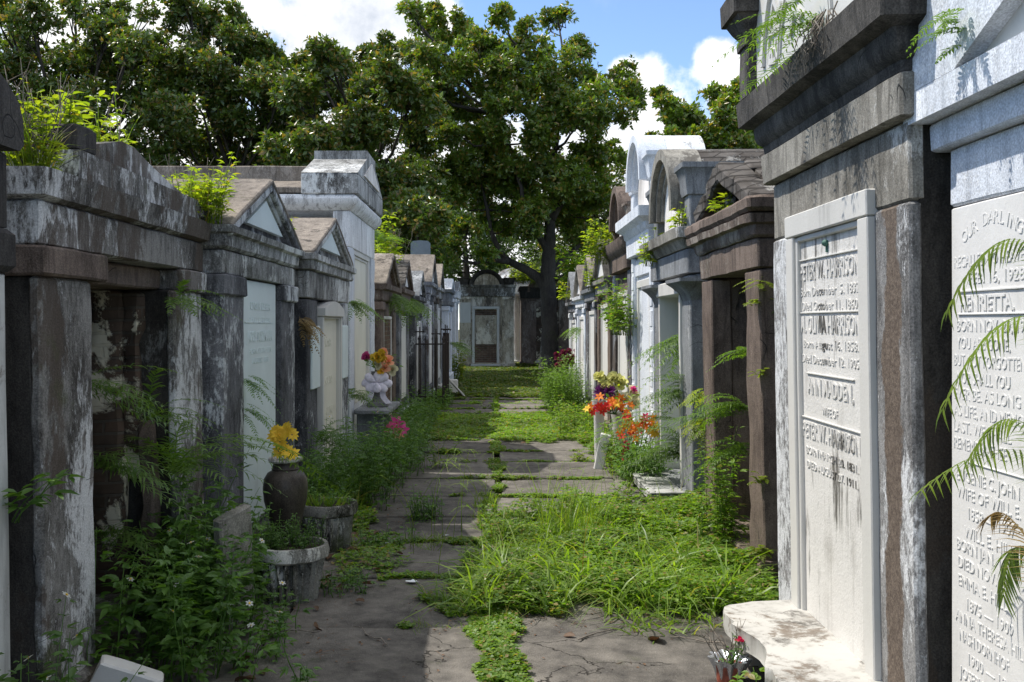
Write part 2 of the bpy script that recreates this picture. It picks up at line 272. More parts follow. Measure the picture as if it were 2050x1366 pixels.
# ------------------------------------------------------------------ mesh helpers
SEED = Vector((0, 0, 0))
def nv(p, f, o=0): return noise.noise_vector((p+SEED)*f+Vector((o, o*1.7, -o)))
class MB:
    def __init__(s): s.v = []; s.f = []
    def add(s, vs, fs, T=None):
        o = len(s.v); s.v += [tuple(T @ Vector(p)) for p in vs] if T else [tuple(p) for p in vs]
        s.f += [tuple(i+o for i in f) for f in fs]
    def loft(s, rings, cap0=True, cap1=True, closed=True, T=None):
        n = len(rings[0]); vs = [p for r in rings for p in r]; fs = []
        for k in range(len(rings)-1):
            for i in range(n if closed else n-1):
                j = (i+1) % n; fs.append((k*n+i, k*n+j, (k+1)*n+j, (k+1)*n+i))
        if cap0: fs.append(tuple(range(n-1, -1, -1)))
        if cap1: fs.append(tuple((len(rings)-1)*n+i for i in range(n)))
        s.add(vs, fs, T)
    def block(s, x0, x1, y0, y1, z0, z1=None, prof=None, seg=.11, amp=.004, c=.010, T=None):
        """worn rectangular block, or a moulded one when prof = [(z, projection), ...]"""
        if prof is None:
            cc = min(c, (z1-z0)*.3); prof = [(z0, -cc), (z0+cc, 0), (z1-cc, 0), (z1, -cc)]
        P = [prof[0]]
        for a, b in zip(prof, prof[1:]):
            k = max(1, int(math.hypot(b[0]-a[0], b[1]-a[1])/(seg*1.5)))
            for i in range(1, k+1): P.append((a[0]+(b[0]-a[0])*i/k, a[1]+(b[1]-a[1])*i/k))
        nx = max(1, min(40, int((x1-x0)/seg))); ny = max(1, min(14, int((y1-y0)/seg)))
        c = min(c, (x1-x0)*.3, (y1-y0)*.3); rings = []
        for z, p in P:
            X0, X1, Y0, Y1 = x0-p, x1+p, y0-p, y1+p; r = []
            def edge(ax, ay, bx, by, k):
                for i in range(k+1): r.append((Vector((ax+(bx-ax)*i/k, ay+(by-ay)*i/k, z)), i == 0 or i == k))
            edge(X0+c, Y0, X1-c, Y0, nx); edge(X1, Y0+c, X1, Y1-c, ny); edge(X1-c, Y1, X0+c, Y1, nx); edge(X0, Y1-c, X0, Y0+c, ny)
            cx, cy = (X0+X1)/2, (Y0+Y1)/2; ring = []
            for q, corner in r:
                d = nv(q, 2.6)*amp + nv(q, 9, 3)*amp*.7
                if corner:
                    e = max(0, noise.noise((q+SEED)*7))*amp*6; d += Vector((cx-q.x, cy-q.y, 0)).normalized()*e
                ring.append(q+d)
            rings.append(ring)
        s.loft(rings, T=T)
    def prism(s, pts, y0, y1, T=None, amp=.003):
        """outline in x,z (counter-clockwise seen from the front) pushed from y0 back to y1"""
        n = len(pts); k = max(1, min(8, int((y1-y0)/.3))); rings = []
        for i in range(k+1):
            y = y0+(y1-y0)*i/k; rings.append([Vector((a, y, b))+nv(Vector((a, y, b)), 3)*amp for a, b in pts])
        s.loft(rings, T=T)
    def ring(s, cz, r0, r1, y0, y1, a0, a1, n=28, cx=0, sz=1., T=None, amp=.002):
        """arched moulding: a rectangular section swept round an arc"""
        rings = []
        for i in range(n+1):
            a = a0+(a1-a0)*i/n; c_, s_ = math.cos(a), math.sin(a)
            q = [Vector((cx+c_*r, y, cz+s_*r*sz)) for r, y in ((r0, y0), (r1, y0), (r1, y1), (r0, y1))]; rings.append([p+nv(p, 4)*amp for p in q])
        s.loft(rings, T=T)
    def tube(s, pts, rad, n=8, cap=True):
        rings = []; pts = [Vector(p) for p in pts]
        up = Vector((.3, .2, 1)).normalized()
        for i, p in enumerate(pts):
            d = (pts[min(i+1, len(pts)-1)]-pts[max(i-1, 0)]); d = d.normalized() if d.length > 1e-9 else Vector((0, 0, 1))
            a = d.cross(up); a = d.cross(Vector((1, 0, 0))) if a.length < .05 else a; a.normalize(); b = d.cross(a)
            r = rad[i] if hasattr(rad, '__len__') else rad
            rings.append([p+(a*math.cos(t)+b*math.sin(t))*r for t in [2*math.pi*k/n for k in range(n)]])
        s.loft(rings, cap, cap)
    def lathe(s, prof, n=32, T=None, flute=0, amp=0, nf=16):
        rings = []
        for r, z in prof:
            ring = []
            for k in range(n):
                t = 2*math.pi*k/n; rr = r*(1-flute*(.5+.5*math.cos(t*nf))) if not callable(flute) else r*(1-flute(z)*(.5+.5*math.cos(t*nf)))
                p = Vector((rr*math.cos(t), rr*math.sin(t), z)); ring.append(p+nv(p, 8)*amp)
            rings.append(ring)
        s.loft(rings, T=T)
    def build(s, name, mat, parent=None, smooth=True, ang=38):
        me = bpy.data.meshes.new(name); me.from_pydata(s.v, [], s.f); me.materials.append(mat)
        if smooth:
            me.shade_smooth(); me.set_sharp_from_angle(angle=R(ang))
        me.update(); o = bpy.data.objects.new(name, me); COL.objects.link(o)
        if parent: o.parent = parent
        return o

def tag(o, label=None, cat=None, group=None, kind=None):
    if label: o['label'] = label
    if cat: o['category'] = cat
    if group: o['group'] = group
    if kind: o['kind'] = kind
    return o
def empty(name, loc, rz=0, tilt=0):
    o = bpy.data.objects.new(name, None); COL.objects.link(o); o.location = loc; o.empty_display_size = .2
    o.rotation_euler = (Matrix.Rotation(tilt, 3, 'Y') @ Matrix.Rotation(rz, 3, 'Z')).to_euler(); return o

def rawmesh(name, V, Fq, mat, parent=None, loc=None):
    V = np.asarray(V, np.float32).reshape(-1, 3); Fq = np.asarray(Fq, np.int32); k = Fq.shape[1]
    if loc is not None: V = V-np.array(loc, np.float32)
    me = bpy.data.meshes.new(name); me.vertices.add(len(V)); me.vertices.foreach_set('co', V.ravel())
    me.loops.add(Fq.size); me.loops.foreach_set('vertex_index', Fq.ravel()); me.polygons.add(len(Fq))
    me.polygons.foreach_set('loop_start', np.arange(0, Fq.size, k, dtype=np.int32)); me.update(calc_edges=True); me.validate()
    me.materials.append(mat); o = bpy.data.objects.new(name, me); COL.objects.link(o)
    if loc is not None: o.location = loc
    if parent: o.parent = parent
    return o
def nrm(a): return a/np.maximum(np.linalg.norm(a, axis=1, keepdims=True), 1e-9)
def frame(D, N):
    D = nrm(D); S = nrm(np.cross(D, N)); return D, S, nrm(np.cross(S, D))
def leaves2(P, D, N, L, Wd, fold=.25):
    """diamond leaf folded along its rib: 4 verts, 2 faces"""
    D, S, N = frame(D, N); L = np.asarray(L)[:, None]; Wd = np.asarray(Wd)[:, None]; n = len(P)
    t = P+D*L; m = P+D*L*.52+N*Wd*fold
    V = np.stack([P, m+S*Wd*.5, t, m-S*Wd*.5], 1).reshape(-1, 3); b = np.arange(n)[:, None]*4
    return V, np.concatenate([b+[0, 2, 1], b+[0, 3, 2]])
def leaves(P, D, N, L, Wd, stations=((0, .05), (.3, .9), (.62, .85), (1, .02)), fold=.2, bend=.25):
    """leaf with a midrib and a curl"""
    D, S, N = frame(D, N); L = np.asarray(L)[:, None]; Wd = np.asarray(Wd)[:, None]; n = len(P); k = len(stations); V = []
    for t, ww in stations:
        c = P+D*L*t-N*L*bend*t*t; V += [c+S*Wd*.5*ww+N*Wd*fold*ww, c, c-S*Wd*.5*ww+N*Wd*fold*ww]
    V = np.stack(V, 1).reshape(-1, 3); b = np.arange(n)[:, None]*3*k; Fs = []
    for i in range(k-1):
        a = 3*i; Fs += [b+[a, a+1, a+4, a+3], b+[a+1, a+2, a+5, a+4]]
    return V, np.concatenate(Fs)
def blades(P, D, L, Wd, droop, k=5):
    """grass: ribbon arching over under its own weight"""
    n = len(P); D = nrm(D); L = np.asarray(L)[:, None]; Wd = np.asarray(Wd)[:, None]; droop = np.asarray(droop)[:, None]
    H = D.copy(); H[:, 2] = 0; H = nrm(H+1e-4); S = nrm(np.cross(D, np.array([0, 0, 1.])+rng.normal(0, .35, (n, 3)))); V = []
    for i in range(k):
        t = i/(k-1); c = P+D*L*t+H*L*droop*.45*t*t-np.array([0, 0, 1.])*L*droop*.75*t**2.3; ww = Wd*(.5*(1-t**1.6)+.02); V += [c+S*ww, c-S*ww]
    V = np.stack(V, 1).reshape(-1, 3); b = np.arange(n)[:, None]*2*k
    return V, np.concatenate([b+[2*i, 2*i+1, 2*i+3, 2*i+2] for i in range(k-1)])
def rdir(n, up=0.):
    v = rng.normal(size=(n, 3)); v = nrm(v); v[:, 2] += up; return nrm(v)
def U(a, b, n): return rng.uniform(a, b, n)

# ------------------------------------------------------------------ plants
class VG:
    def __init__(s): s.V = []; s.T = []; s.o = 0
    def add(s, VF):
        V, Fq = VF; V = np.asarray(V); Fq = np.asarray(Fq)
        if Fq.shape[1] == 4: Fq = np.concatenate([Fq[:, [0, 1, 2]], Fq[:, [0, 2, 3]]])
        s.V.append(V); s.T.append(Fq+s.o); s.o += len(V)
    def build(s, name, mat, parent=None, loc=None):
        return rawmesh(name, np.concatenate(s.V), np.concatenate(s.T), mat, parent, loc)

def local_fronds(vg, P, D, L, droop=.6, plen=.1, pairs=16, pw=.014, t0=.12, vee=.25, wind=0.):
    """one arching frond with two rows of leaflets"""
    P = np.array(P, float); D = np.array(D, float); D /= np.linalg.norm(D); H = D.copy(); H[2] = 0; H /= max(1e-6, np.linalg.norm(H))
    SB = np.array([-H[1], H[0], 0])*rng.normal(0, .16); c = lambda t: P+D*L*t+H*L*droop*.35*t*t-np.array([0, 0, 1.])*L*droop*.8*t**2.2+SB*L*t*t
    ts = np.linspace(0, 1, 9); pts = np.array([c(t) for t in ts]); tan = np.gradient(pts, axis=0); tan = nrm(tan)
    side = nrm(np.cross(tan, np.array([0, 0, 1.])+rng.normal(0, .05, 3))); wd = (.006*(1-ts)+.0015)[:, None]*L*1.2
    V = np.stack([pts-side*wd, pts+side*wd], 1).reshape(-1, 3); Fq = np.array([[2*i, 2*i+1, 2*i+3, 2*i+2] for i in range(8)]); vg.add((V, Fq))
    t = np.repeat(np.linspace(t0, .99, pairs), 2)+rng.normal(0, .006, pairs*2); t = np.clip(t, 0, 1); sg = np.tile([1., -1.], pairs)
    Pp = np.array([c(x) for x in t]); ii = np.clip((t*8).astype(int), 0, 7); f = (t*8-ii)[:, None]
    T = nrm(tan[ii]*(1-f)+tan[ii+1]*f); S = nrm(np.cross(T, np.array([0, 0, 1.]))); Nn = nrm(np.cross(S, T)); Nn *= np.where(Nn[:, 2:3] < 0, -1, 1)
    fw = (.25+.9*t)[:, None]
    Dp = S*sg[:, None]+T*fw+Nn*vee+rng.normal(0, .13, Pp.shape)
    prof = np.sin(np.clip((t-t0)/(1-t0)*.86+.14, 0, 1)*np.pi)**.6
    vg.add(leaves(Pp, Dp, Nn, plen*prof*U(.6, 1.12, len(t)), pw*U(.75, 1.15, len(t)), ((0, .5), (.35, 1), (.7, .7), (1, .05)), .15, .35))

def fern(label, px, py, Y, n=9, L=.35, plen=.06, pairs=15, pw=.012, mat='fern', out=(0, 0), spread=1., up=.7, droop=.8, group='ferns and small plants rooted in the tomb walls', pos=None, name='fern', cat='fern'):
    o = pos if pos is not None else at(px, py, Y); vg = VG()
    for i in range(n):
        a = random.uniform(0, 2*math.pi); d = (math.cos(a)*spread+out[0], math.sin(a)*spread+out[1], up*random.uniform(.4, 1.3))
        local_fronds(vg, (random.gauss(0, .02), random.gauss(0, .02), random.gauss(0, .02)), d, L*random.uniform(.6, 1.15), droop*random.uniform(.6, 1.3), plen, pairs, pw)
    ob = vg.build(name, M[mat]); ob.location = o
    return tag(ob, label, cat, group)

def weed_geo(vg, st, n, rad, h, leaf=.05, lw=.5, tri=True, lean=.25, node=.055, out=(0, 0), fill=0, fl=None, square=None):
    P = []; D = []; N = []; L = []
    for i in range(n):
        a = random.uniform(0, 6.28); r = rad*math.sqrt(random.random()); bx, by = math.cos(a)*r, math.sin(a)*r
        if square: bx = random.uniform(-square[0], square[0]); by = random.uniform(-square[1], square[1])
        hh = h*(random.uniform(.3, 1.1) if random.random() < .8 else random.uniform(.9, 1.4)); leafk = random.uniform(.6, 1.25); lx, ly = math.cos(a)*lean*random.random()+out[0]+random.gauss(0, .08), math.sin(a)*lean*random.random()+out[1]+random.gauss(0, .08)
        pts = [Vector((bx+lx*hh*t**1.5+random.gauss(0, .006), by+ly*hh*t**1.5+random.gauss(0, .006), hh*t)) for t in (0, .25, .5, .75, 1)]
        st.tube(pts, [.0035, .003, .0026, .002, .0012], 4)
        m = max(3, int(hh/node)); ph = random.uniform(0, 3)
        for k in range(m):
            t = .18+.82*(k+.5)/m; j = min(3, int(t*4)); p = pts[j].lerp(pts[j+1], t*4-j); ph += 1.57+random.gauss(0, .25)
            s = leafk*leaf*(1.25-.75*abs(t-.55)*1.2)*random.uniform(.7, 1.25)
            for q in (0, math.pi):
                d = Vector((math.cos(ph+q), math.sin(ph+q), random.uniform(-.1, .55))).normalized(); e = p+d*s*.55
                sd = Vector((-d.y, d.x, 0))
                for dd, ss in (((d, 1.0), (d+sd*.9, .75), (d-sd*.9, .75)) if tri else ((d, 1.2),)):
                    P.append(e if tri else p); D.append(dd+Vector((0, 0, random.gauss(0, .2)))); N.append(Vector((random.gauss(0, .25), random.gauss(0, .25), 1))); L.append(s*ss)
        if fl is not None and random.random() < fl[0]: fl[1].append(pts[-1])
    P, D, N = [np.array([tuple(x) for x in q]) for q in (P, D, N)]; L = np.array(L)
    vg.add(leaves(P, D, N, L, L*lw*U(.85, 1.15, len(L))))

def weed(label, pos, n, rad, h, mat='weed', group='leafy weeds growing beside the path', flowers=None, fprob=.0, grass=0, name='weed_clump', cat='weed', dead=0, **k):
    root = empty(name, pos); tag(root, label, cat, group); vg = VG(); st = MB(); fl = [fprob, []]
    weed_geo(vg, st, n, rad, h, fl=fl, **k)
    vg.build('foliage', M[mat], root); st.build('stems', M[mat], root, ang=180)
    if grass:
        g = VG(); a = U(0, 6.28, grass); r = rad*np.sqrt(U(0, 1, grass)); Pg = np.stack([np.cos(a)*r, np.sin(a)*r, a*0], 1); Dg = np.stack([np.cos(a)*.35, np.sin(a)*.35, a*0+1], 1)+rng.normal(0, .15, (grass, 3))
        g.add(blades(Pg, Dg, U(.4, 1.1, grass)*h*1.1, U(.005, .011, grass), U(.1, .8, grass))); g.build('grass_blades', M['grassblade'] if mat != 'weed_sun' else M['weed_sun'], root)
    if dead:
        d = MB()
        for i in range(dead):
            p = Vector((random.gauss(0, rad*.5), random.gauss(0, rad*.5), 0)); pts = [p]; dr = Vector((random.gauss(0, .4), random.gauss(0, .4), 1)).normalized()
            for j in range(5): dr = (dr+Vector((random.gauss(0, .22), random.gauss(0, .22), .05))).normalized(); pts.append(pts[-1]+dr*h*.28)
            d.tube(pts, [.004, .0035, .003, .0025, .002, .001], 4)
            for j in (2, 3, 4):
                e = pts[j]+Vector((random.gauss(0, .3), random.gauss(0, .3), .5)).normalized()*h*.3; d.tube([pts[j], e], [.002, .0008], 3)
        d.build('dead_stems', M['twig'], root, ang=180)
    if flowers:
        for p in fl[1]: daisy(p, root, flowers)
    return root
daisy_mesh = {}
def daisy(p, root, kind):
    if kind not in daisy_mesh:
        n = 6; a = np.arange(n)*6.283/n; Z = np.zeros(n); D = np.stack([np.cos(a), np.sin(a), Z+.15], 1)
        a_ = VG(); a_.add(leaves(np.stack([np.cos(a)*.004, np.sin(a)*.004, Z], 1), D, np.tile([0, 0, 1.], (n, 1)), np.full(n, .015), np.full(n, .011), ((0, .4), (.5, 1), (1, .5)), .1, .1))
        m = a_.build('flower', M['white'], root); c = MB(); c.lathe([(.001, -.002), (.005, .001), (.005, .004), (.001, .006)], 8); cc = c.build('flower_centre', M['yellow'], m)
        daisy_mesh[kind] = (m, cc); m.location = p; m.rotation_euler = (random.uniform(-.9, .9), random.uniform(-.9, .9), random.uniform(0, 6)); return
    m0, c0 = daisy_mesh[kind]; m = m0.copy(); COL.objects.link(m); m.parent = root; m.location = p; m.rotation_euler = (random.uniform(-.9, .9), random.uniform(-.9, .9), random.uniform(0, 6))
    c = c0.copy(); COL.objects.link(c); c.parent = m

def rosette_cloud(C, A, k, L, W, spread=.75):
    """whorls of leaves round twig tips"""
    n = len(C); C = np.repeat(C, k, 0); A = np.repeat(nrm(A), k, 0); rd = rng.normal(size=C.shape); rd = nrm(rd-A*(rd*A).sum(1)[:, None])
    D = nrm(A*U(.05, .9, n*k)[:, None]+rd*spread); N = nrm(A+rd*.1+rng.normal(0, .45, C.shape)); s = U(.5, 1.25, n*k)*np.repeat(U(.75, 1.2, n), k)
    return leaves2(C+D*.02, D, N, L*s, W*s*U(.85, 1.15, n*k), .22)

def tree(label, big, Y, px_trunk, nros, mat='magnolia', leafL=.168, leafW=.074, dY=2.2, trunk=None, trunk_r=.28, fork=2.6, group='magnolia trees behind the tombs', k=8, name='magnolia_tree', branches=True, gap=.0, base_y=None, subn=9):
    S = Y/F; base = Vector(((px_trunk-990)*S, Y, 0)); root = empty(name, base); tag(root, label, 'tree', group)
    subs = []
    for px, py, r in big:
        c = at(px, py, Y+random.uniform(-dY, dY))-base; rr = r*S
        for i in range(subn):
            d = Vector((random.gauss(0, 1), random.gauss(0, 1), random.gauss(0, .8))).normalized(); q = c+d*rr*random.uniform(.45, .85); subs.append((q, rr*random.uniform(.22, .60), c))
    # crown of leaf whorls, densest near the surface of each clump
    wts = np.array([s[1]**2 for s in subs]); idx = rng.choice(len(subs), nros, p=wts/wts.sum())
    C0 = np.array([tuple(subs[i][0]) for i in idx]); rad = np.array([subs[i][1] for i in idx]); bc = np.array([tuple(subs[i][2]) for i in idx])
    d = rdir(nros); C = C0+d*(rad*np.where(rng.random(nros) < .14, U(1.0, 1.55, nros), U(.35, 1.05, nros)))[:, None]*np.array([1, 1, .8]); A = d*.7+nrm(C-bc)*.4+np.array([0, 0, .55])+rng.normal(0, .25, d.shape)
    vg = VG(); vg.add(rosette_cloud(C, A, k, leafL, leafW)); vg.build('crown', M[mat], root)
    tb = MB()
    if trunk is None:
        tr = [(0, 0, -.1), (.05, 0, fork*.5), (-.05, .05, fork), (.1, 0, fork*1.6), (0, .1, fork*2.3)]; tb.tube(tr, [trunk_r*1.25, trunk_r, trunk_r*.85, trunk_r*.6, trunk_r*.3], 10); nodes = [Vector(tr[i]) for i in (2, 3, 4)]
    else:
        nodes = []
        for line, rads in trunk:
            pts = [at(a, b, Y+c)-base for a, b, c in line]; dense = []; dr = []
            for i in range(len(pts)-1):
                for q in range(4): dense.append(pts[i].lerp(pts[i+1], q/4)+Vector((random.gauss(0, .015), random.gauss(0, .015), 0))); dr.append((rads[i]+(rads[i+1]-rads[i])*q/4)*random.uniform(.95, 1.06))
            dense.append(pts[-1]); dr.append(rads[-1]); tb.tube(dense, dr, 12); nodes += pts[1:]
    if branches:
        cs = {tuple(s[2]): s[1] for s in subs}
        for c in cs:
            c = Vector(c); st = min(nodes, key=lambda q: (q-c).length+max(0, q.z-c.z)*1.5); mid = st.lerp(c, .5)+Vector((random.gauss(0, .15), random.gauss(0, .15), -.1*(c-st).length+random.gauss(0, .1)))
            m1 = st.lerp(mid, .5)+Vector((random.gauss(0, .08), random.gauss(0, .08), 0)); m2 = mid.lerp(c, .5)+Vector((random.gauss(0, .1), random.gauss(0, .1), 0))
            rr = min(.09, .02+(c-st).length*.014); tb.tube([st, m1, mid, m2, c], [rr, rr*.8, rr*.65, rr*.5, rr*.3], 6)
            for q, _, cc in subs:
                if (cc-c).length < 1e-4 and random.random() < .75: tb.tube([m2.lerp(c, random.random()), (m2+q)/2+Vector((random.gauss(0, .08), 0, random.gauss(0, .08))), q], [rr*.35, rr*.25, .006], 4)
    tb.build('trunk', M['bark'], root, ang=180)
    return root

# ------------------------------------------------------------------ lettering
_tmp = []
def text_obj(txt, bold=0.0, depth=.004):
    cu = bpy.data.curves.new('t', 'FONT'); cu.body = txt; cu.size = 1; cu.extrude = depth; cu.resolution_u = 2; cu.offset = bold
    o = bpy.data.objects.new('t', cu); COL.objects.link(o); return o
def lettering(lines, parent, mat, y=0.0, name='lettering', depth=.004, arc=None):
    """lines: (text, x, z of the base line, height, width or None, bold, align)"""
    obs = [text_obj(l[0], l[5] if len(l) > 5 else .0, 1) for l in lines]
    dg = bpy.context.evaluated_depsgraph_get(); dg.update(); V = []; Fs = []; off = 0
    for l, o in zip(lines, obs):
        me = bpy.data.meshes.new_from_object(o.evaluated_get(dg)); n = len(me.vertices); co = np.empty(n*3, np.float32); me.vertices.foreach_get('co', co); co = co.reshape(-1, 3)
        if n:
            x0, x1 = co[:, 0].min(), co[:, 0].max(); h = .70; sx = sz = l[3]/h
            if l[4]: sx = l[4]/(x1-x0)
            al = l[6] if len(l) > 6 else 'C'; ox = {'C': -(x0+x1)/2, 'L': -x0}[al]
            q = np.stack([(co[:, 0]+ox)*sx+l[1], y-depth*.5*np.sign(co[:, 2])*1.0, co[:, 1]*sz+l[2]], 1)
            if len(l) > 7:      # rotate about own centre
                a = l[7]; cx, cz = l[1], l[2]+l[3]/2; dx, dz = q[:, 0]-cx, q[:, 2]-cz; q[:, 0] = cx+dx*math.cos(a)-dz*math.sin(a); q[:, 2] = cz+dx*math.sin(a)+dz*math.cos(a)
            for row in q:      # worn edges, uneven depth
                nz_ = noise.noise_vector(Vector((row[0]*40, row[2]*40, l[2]*9))); row[0] += nz_.x*.0007; row[2] += nz_.z*.0007; row[1] += (max(0, noise.noise(Vector((row[0]*7, row[2]*9, 2))))*depth*.4-(depth*.25 if len(l) > 5 and l[5] > .005 else 0)) if row[1] < y else 0
            V.append(q); Fs += [tuple(i+off for i in p.vertices) for p in me.polygons]; off += n
        bpy.data.meshes.remove(me); cu = o.data; bpy.data.objects.remove(o); bpy.data.curves.remove(cu)
    V = np.concatenate(V); me = bpy.data.meshes.new(name); me.from_pydata([tuple(v) for v in V], [], Fs); me.materials.append(mat); me.update()
    o = bpy.data.objects.new(name, me); COL.objects.link(o)
    if parent: o.parent = parent
    return o

# ------------------------------------------------------------------ tombs
def tomb(label, side, y0, y1, X, D=2.6, seed=0, tilt=0., name='tomb', cat='tomb', group='above-ground tombs lining the path'):
    """side 'R' / 'L': front at x = X facing the path, from y0 (near) to y1; 'F': facing the camera, x from y0 to y1 at depth X"""
    global SEED
    SEED = Vector((seed*3.1, seed*1.7, seed*5.3))
    if side == 'F': loc = ((y0+y1)/2, X, 0); rz = 0
    else: loc = (X, (y0+y1)/2, 0); rz = R(-90) if side == 'R' else R(90)
    r = empty(name, loc, rz, tilt); tag(r, label, cat, group); r['W'] = y1-y0; del r['W']
    return r, y1-y0, D

def body(r, W, D, zt, mat, pw=.3, proj=.06, niche=0, nmat=None, pmat=None, zp=None, cap=.12, capmat=None, plinth=.14, capproj=.03, near=None, amp=.004, pd=.12):
    zp = zp if zp else zt-.01; m = MB()
    if niche:
        m.block(-W/2, -W/2+pw-.02, proj, D, 0, zt, amp=amp); m.block(W/2-pw+.02, W/2, proj, D, 0, zt, amp=amp); m.block(-W/2+pw-.03, W/2-pw+.03, niche+.35, D-.02, 0, zt, amp=amp)
        m.build('wall', M[mat], r); b = MB(); b.block(-W/2+pw-.03, W/2-pw+.03, niche, niche+.3, 0, zt-.003, amp=amp*2); b.build('brick_infill', M[nmat], r)
    else:
        m.block(-W/2, W/2, proj, D, 0, zt, amp=amp); m.build('wall', M[mat], r)
    for s in (-1, 1):
        p = MB(); a, b = (-W/2-.008, -W/2+pw) if s < 0 else (W/2-pw, W/2+.008)
        p.block(a, b, 0, proj+pd, 0.0, zp, seg=.09, amp=amp); pl = p.build('pilaster', M[pmat or mat], r)
        if cap:
            c = MB(); c.block(a-capproj*(s < 0)-.004, b+capproj*(s > 0)+.004, -capproj, proj+.13, zp-cap, zp+.001, seg=.08, amp=amp); c.build('capital', M[capmat or pmat or mat], r)
    if plinth:
        q = MB(); q.block(-W/2-.05, W/2+.05, -.05, D+.05, -.05, plinth, amp=amp*1.5); q.build('plinth', M[pmat or mat], r)

def band(r, W, D, prof, mat, name='cornice', amp=.004, y=0):
    m = MB(); m.block(-W/2, W/2, y, D, 0, prof=prof, seg=.09, amp=amp); return m.build(name, M[mat], r)

def tablet(r, x0, x1, z0, z1, y=.045, mat='marble_shade', frame=0, fmat='marble_frame', lines=None, arched=0, depth=.004, lmat=None, fy=.02, thick=.05):
    m = MB()
    if arched:
        n = 14; pts = [(x0, z0), (x1, z0), (x1, z1-arched)]+[((x0+x1)/2+(x1-x0)/2*math.cos(math.pi*i/n), z1-arched+arched*math.sin(math.pi*i/n)) for i in range(1, n)]+[(x0, z1-arched)]
        m.prism(pts, y, y+thick, amp=.0008)
    else: m.block(x0, x1, y, y+thick, z0, z1, seg=.2, amp=.0012, c=.004)
    t = m.build('tablet', M[mat], r)
    if lines: lettering(lines, t, M[lmat or mat], y=y-.0005, depth=depth)
    if frame:
        f = MB(); w = frame; f.block(x0-w, x0-.001, fy, fy+.1, z0, z1+.002, seg=.2, amp=.001, c=.005); f.block(x1+.001, x1+w, fy, fy+.1, z0, z1+.002, seg=.2, amp=.001, c=.005); f.block(x0-w-.002, x1+w+.002, fy-.003, fy+.1, z1+.004, z1+w, seg=.2, amp=.001, c=.005)
        # inner bead, stepping back towards the tablet
        b = w*.22; f.block(x0-.001, x0+b, fy+.014, fy+.08, z0, z1-.002, seg=.3, amp=.0008, c=.004); f.block(x1-b, x1+.001, fy+.014, fy+.08, z0, z1-.002, seg=.3, amp=.0008, c=.004); f.block(x0+b, x1-b, fy+.016, fy+.08, z1-b, z1+.002, seg=.3, amp=.0008, c=.004)
        f.build('tablet_frame', M[fmat], r)
    return t

def gable(r, W, D, z0, z1, mat, rmat, o=.08, t=.08, inset=None, imat='marble_shade', oy=.08, ib=.12, amp=.004, kmat=None):
    h = z1-z0; hw = W/2+o; m = MB(); m.prism([(-hw+.05, z0), (hw-.05, z0), (0, z1-.06)], .03, D-.03); m.build('pediment', M[mat], r)
    rf = MB(); rk = MB(); L = math.hypot(hw, h); a = math.atan2(h, hw)
    for s in (-1, 1):
        # slab lying on the slope, ridge to eave
        T = Matrix.Translation((0, 0, z1)) @ Matrix.Rotation(s*a, 4, 'Y')
        x0, x1 = (0.0, L) if s > 0 else (-L, 0.0)
        rf.block(x0+(.004 if s > 0 else 0), x1+.004, -oy-.004, D+.04, -.028, .010, seg=.1, amp=amp, T=T); rf.block(x0+(.004 if s > 0 else 0), x1-.01 if s > 0 else x1, .15, D+.03, -t*.9, -.02, seg=.15, amp=amp, T=T)
        rk.block(x0+(.004 if s > 0 else 0), x1, -oy, .142, -t, -.02, seg=.08, amp=amp, T=T); rk.block(x0*.97+(.004 if s > 0 else 0), x1*.97, -oy*.45, .14, -t*1.45, -t+.004, seg=.1, amp=amp, T=T)
    rf.build('roof', M[rmat], r); rk.build('raking_cornice', M[kmat or mat], r)
    if inset:
        i = MB(); zb = z0+ib*.55; k = (z1-z0-t*1.75-ib*.65)/h; i.prism([(-hw*k, zb), (hw*k, zb), (0, zb+h*k)], -.012, .06, amp=.001); i.build('pediment_panel', M[imat], r)

def arched(r, W, D, z0, z1, R_, mat, rmat, cap=.16, pmat='marble_crackle', arcw=.10, zc=None, sw=.28, bars=True, oy=.1, amp=.003, panel=True, ramat=None, bD=None):
    """attic with end pilasters and a round-headed pediment over a barrel roof; z1 = top of the shoulders"""
    zc = zc if zc is not None else z0+(z1-z0)*.45; n = 24; D = bD or D
    m = MB(); m.block(-W/2+.02, W/2-.02, .10, D-.05, z0, z1-.01, amp=amp); m.build('attic', M[mat], r)
    for s in (-1, 1):
        p = MB(); a, b = (-W/2, -W/2+sw) if s < 0 else (W/2-sw, W/2); e = .06
        p.block(a, b, 0, D-.04, 0, prof=[(z0, 0), (z1-cap-.05, 0), (z1-cap-.05, .02), (z1-cap, .03), (z1-cap*.6, .035), (z1-cap*.25, e), (z1-cap*.2, e+.015), (z1, e+.015)], seg=.1, amp=amp); p.build('shoulder', M[mat], r)
    a = MB(); ta = math.asin(max(-1, min(1, (z1-cap*.5-zc)/R_))) if z1-cap*.5 > zc else 0.0
    a.ring(zc, R_-arcw, R_, -oy, .22, 0.0, math.pi, n); a.ring(zc, R_-arcw*1.55, R_-arcw*.9, -oy*.45, .2, 0, math.pi, n); a.ring(zc, R_-arcw*2.0, R_-arcw*1.5, -.0, .2, 0, math.pi, n)
    a.build('arch_moulding', M[ramat or mat], r)
    b = MB(); b.ring(zc, R_*.55, R_-.006, .2, D, 0, math.pi, n, amp=amp); b.build('barrel_roof', M[rmat], r)
    if panel:
        rr = R_-arcw*1.98; q = MB(); q.prism([(rr*math.cos(math.pi*i/n), zc+rr*math.sin(math.pi*i/n)) for i in range(n+1)]+([(-rr, z0+.02), (rr, z0+.02)] if zc > z0+.03 else []), .03, .12, amp=.001); t = q.build('pediment_panel', M[pmat], r)
        return t

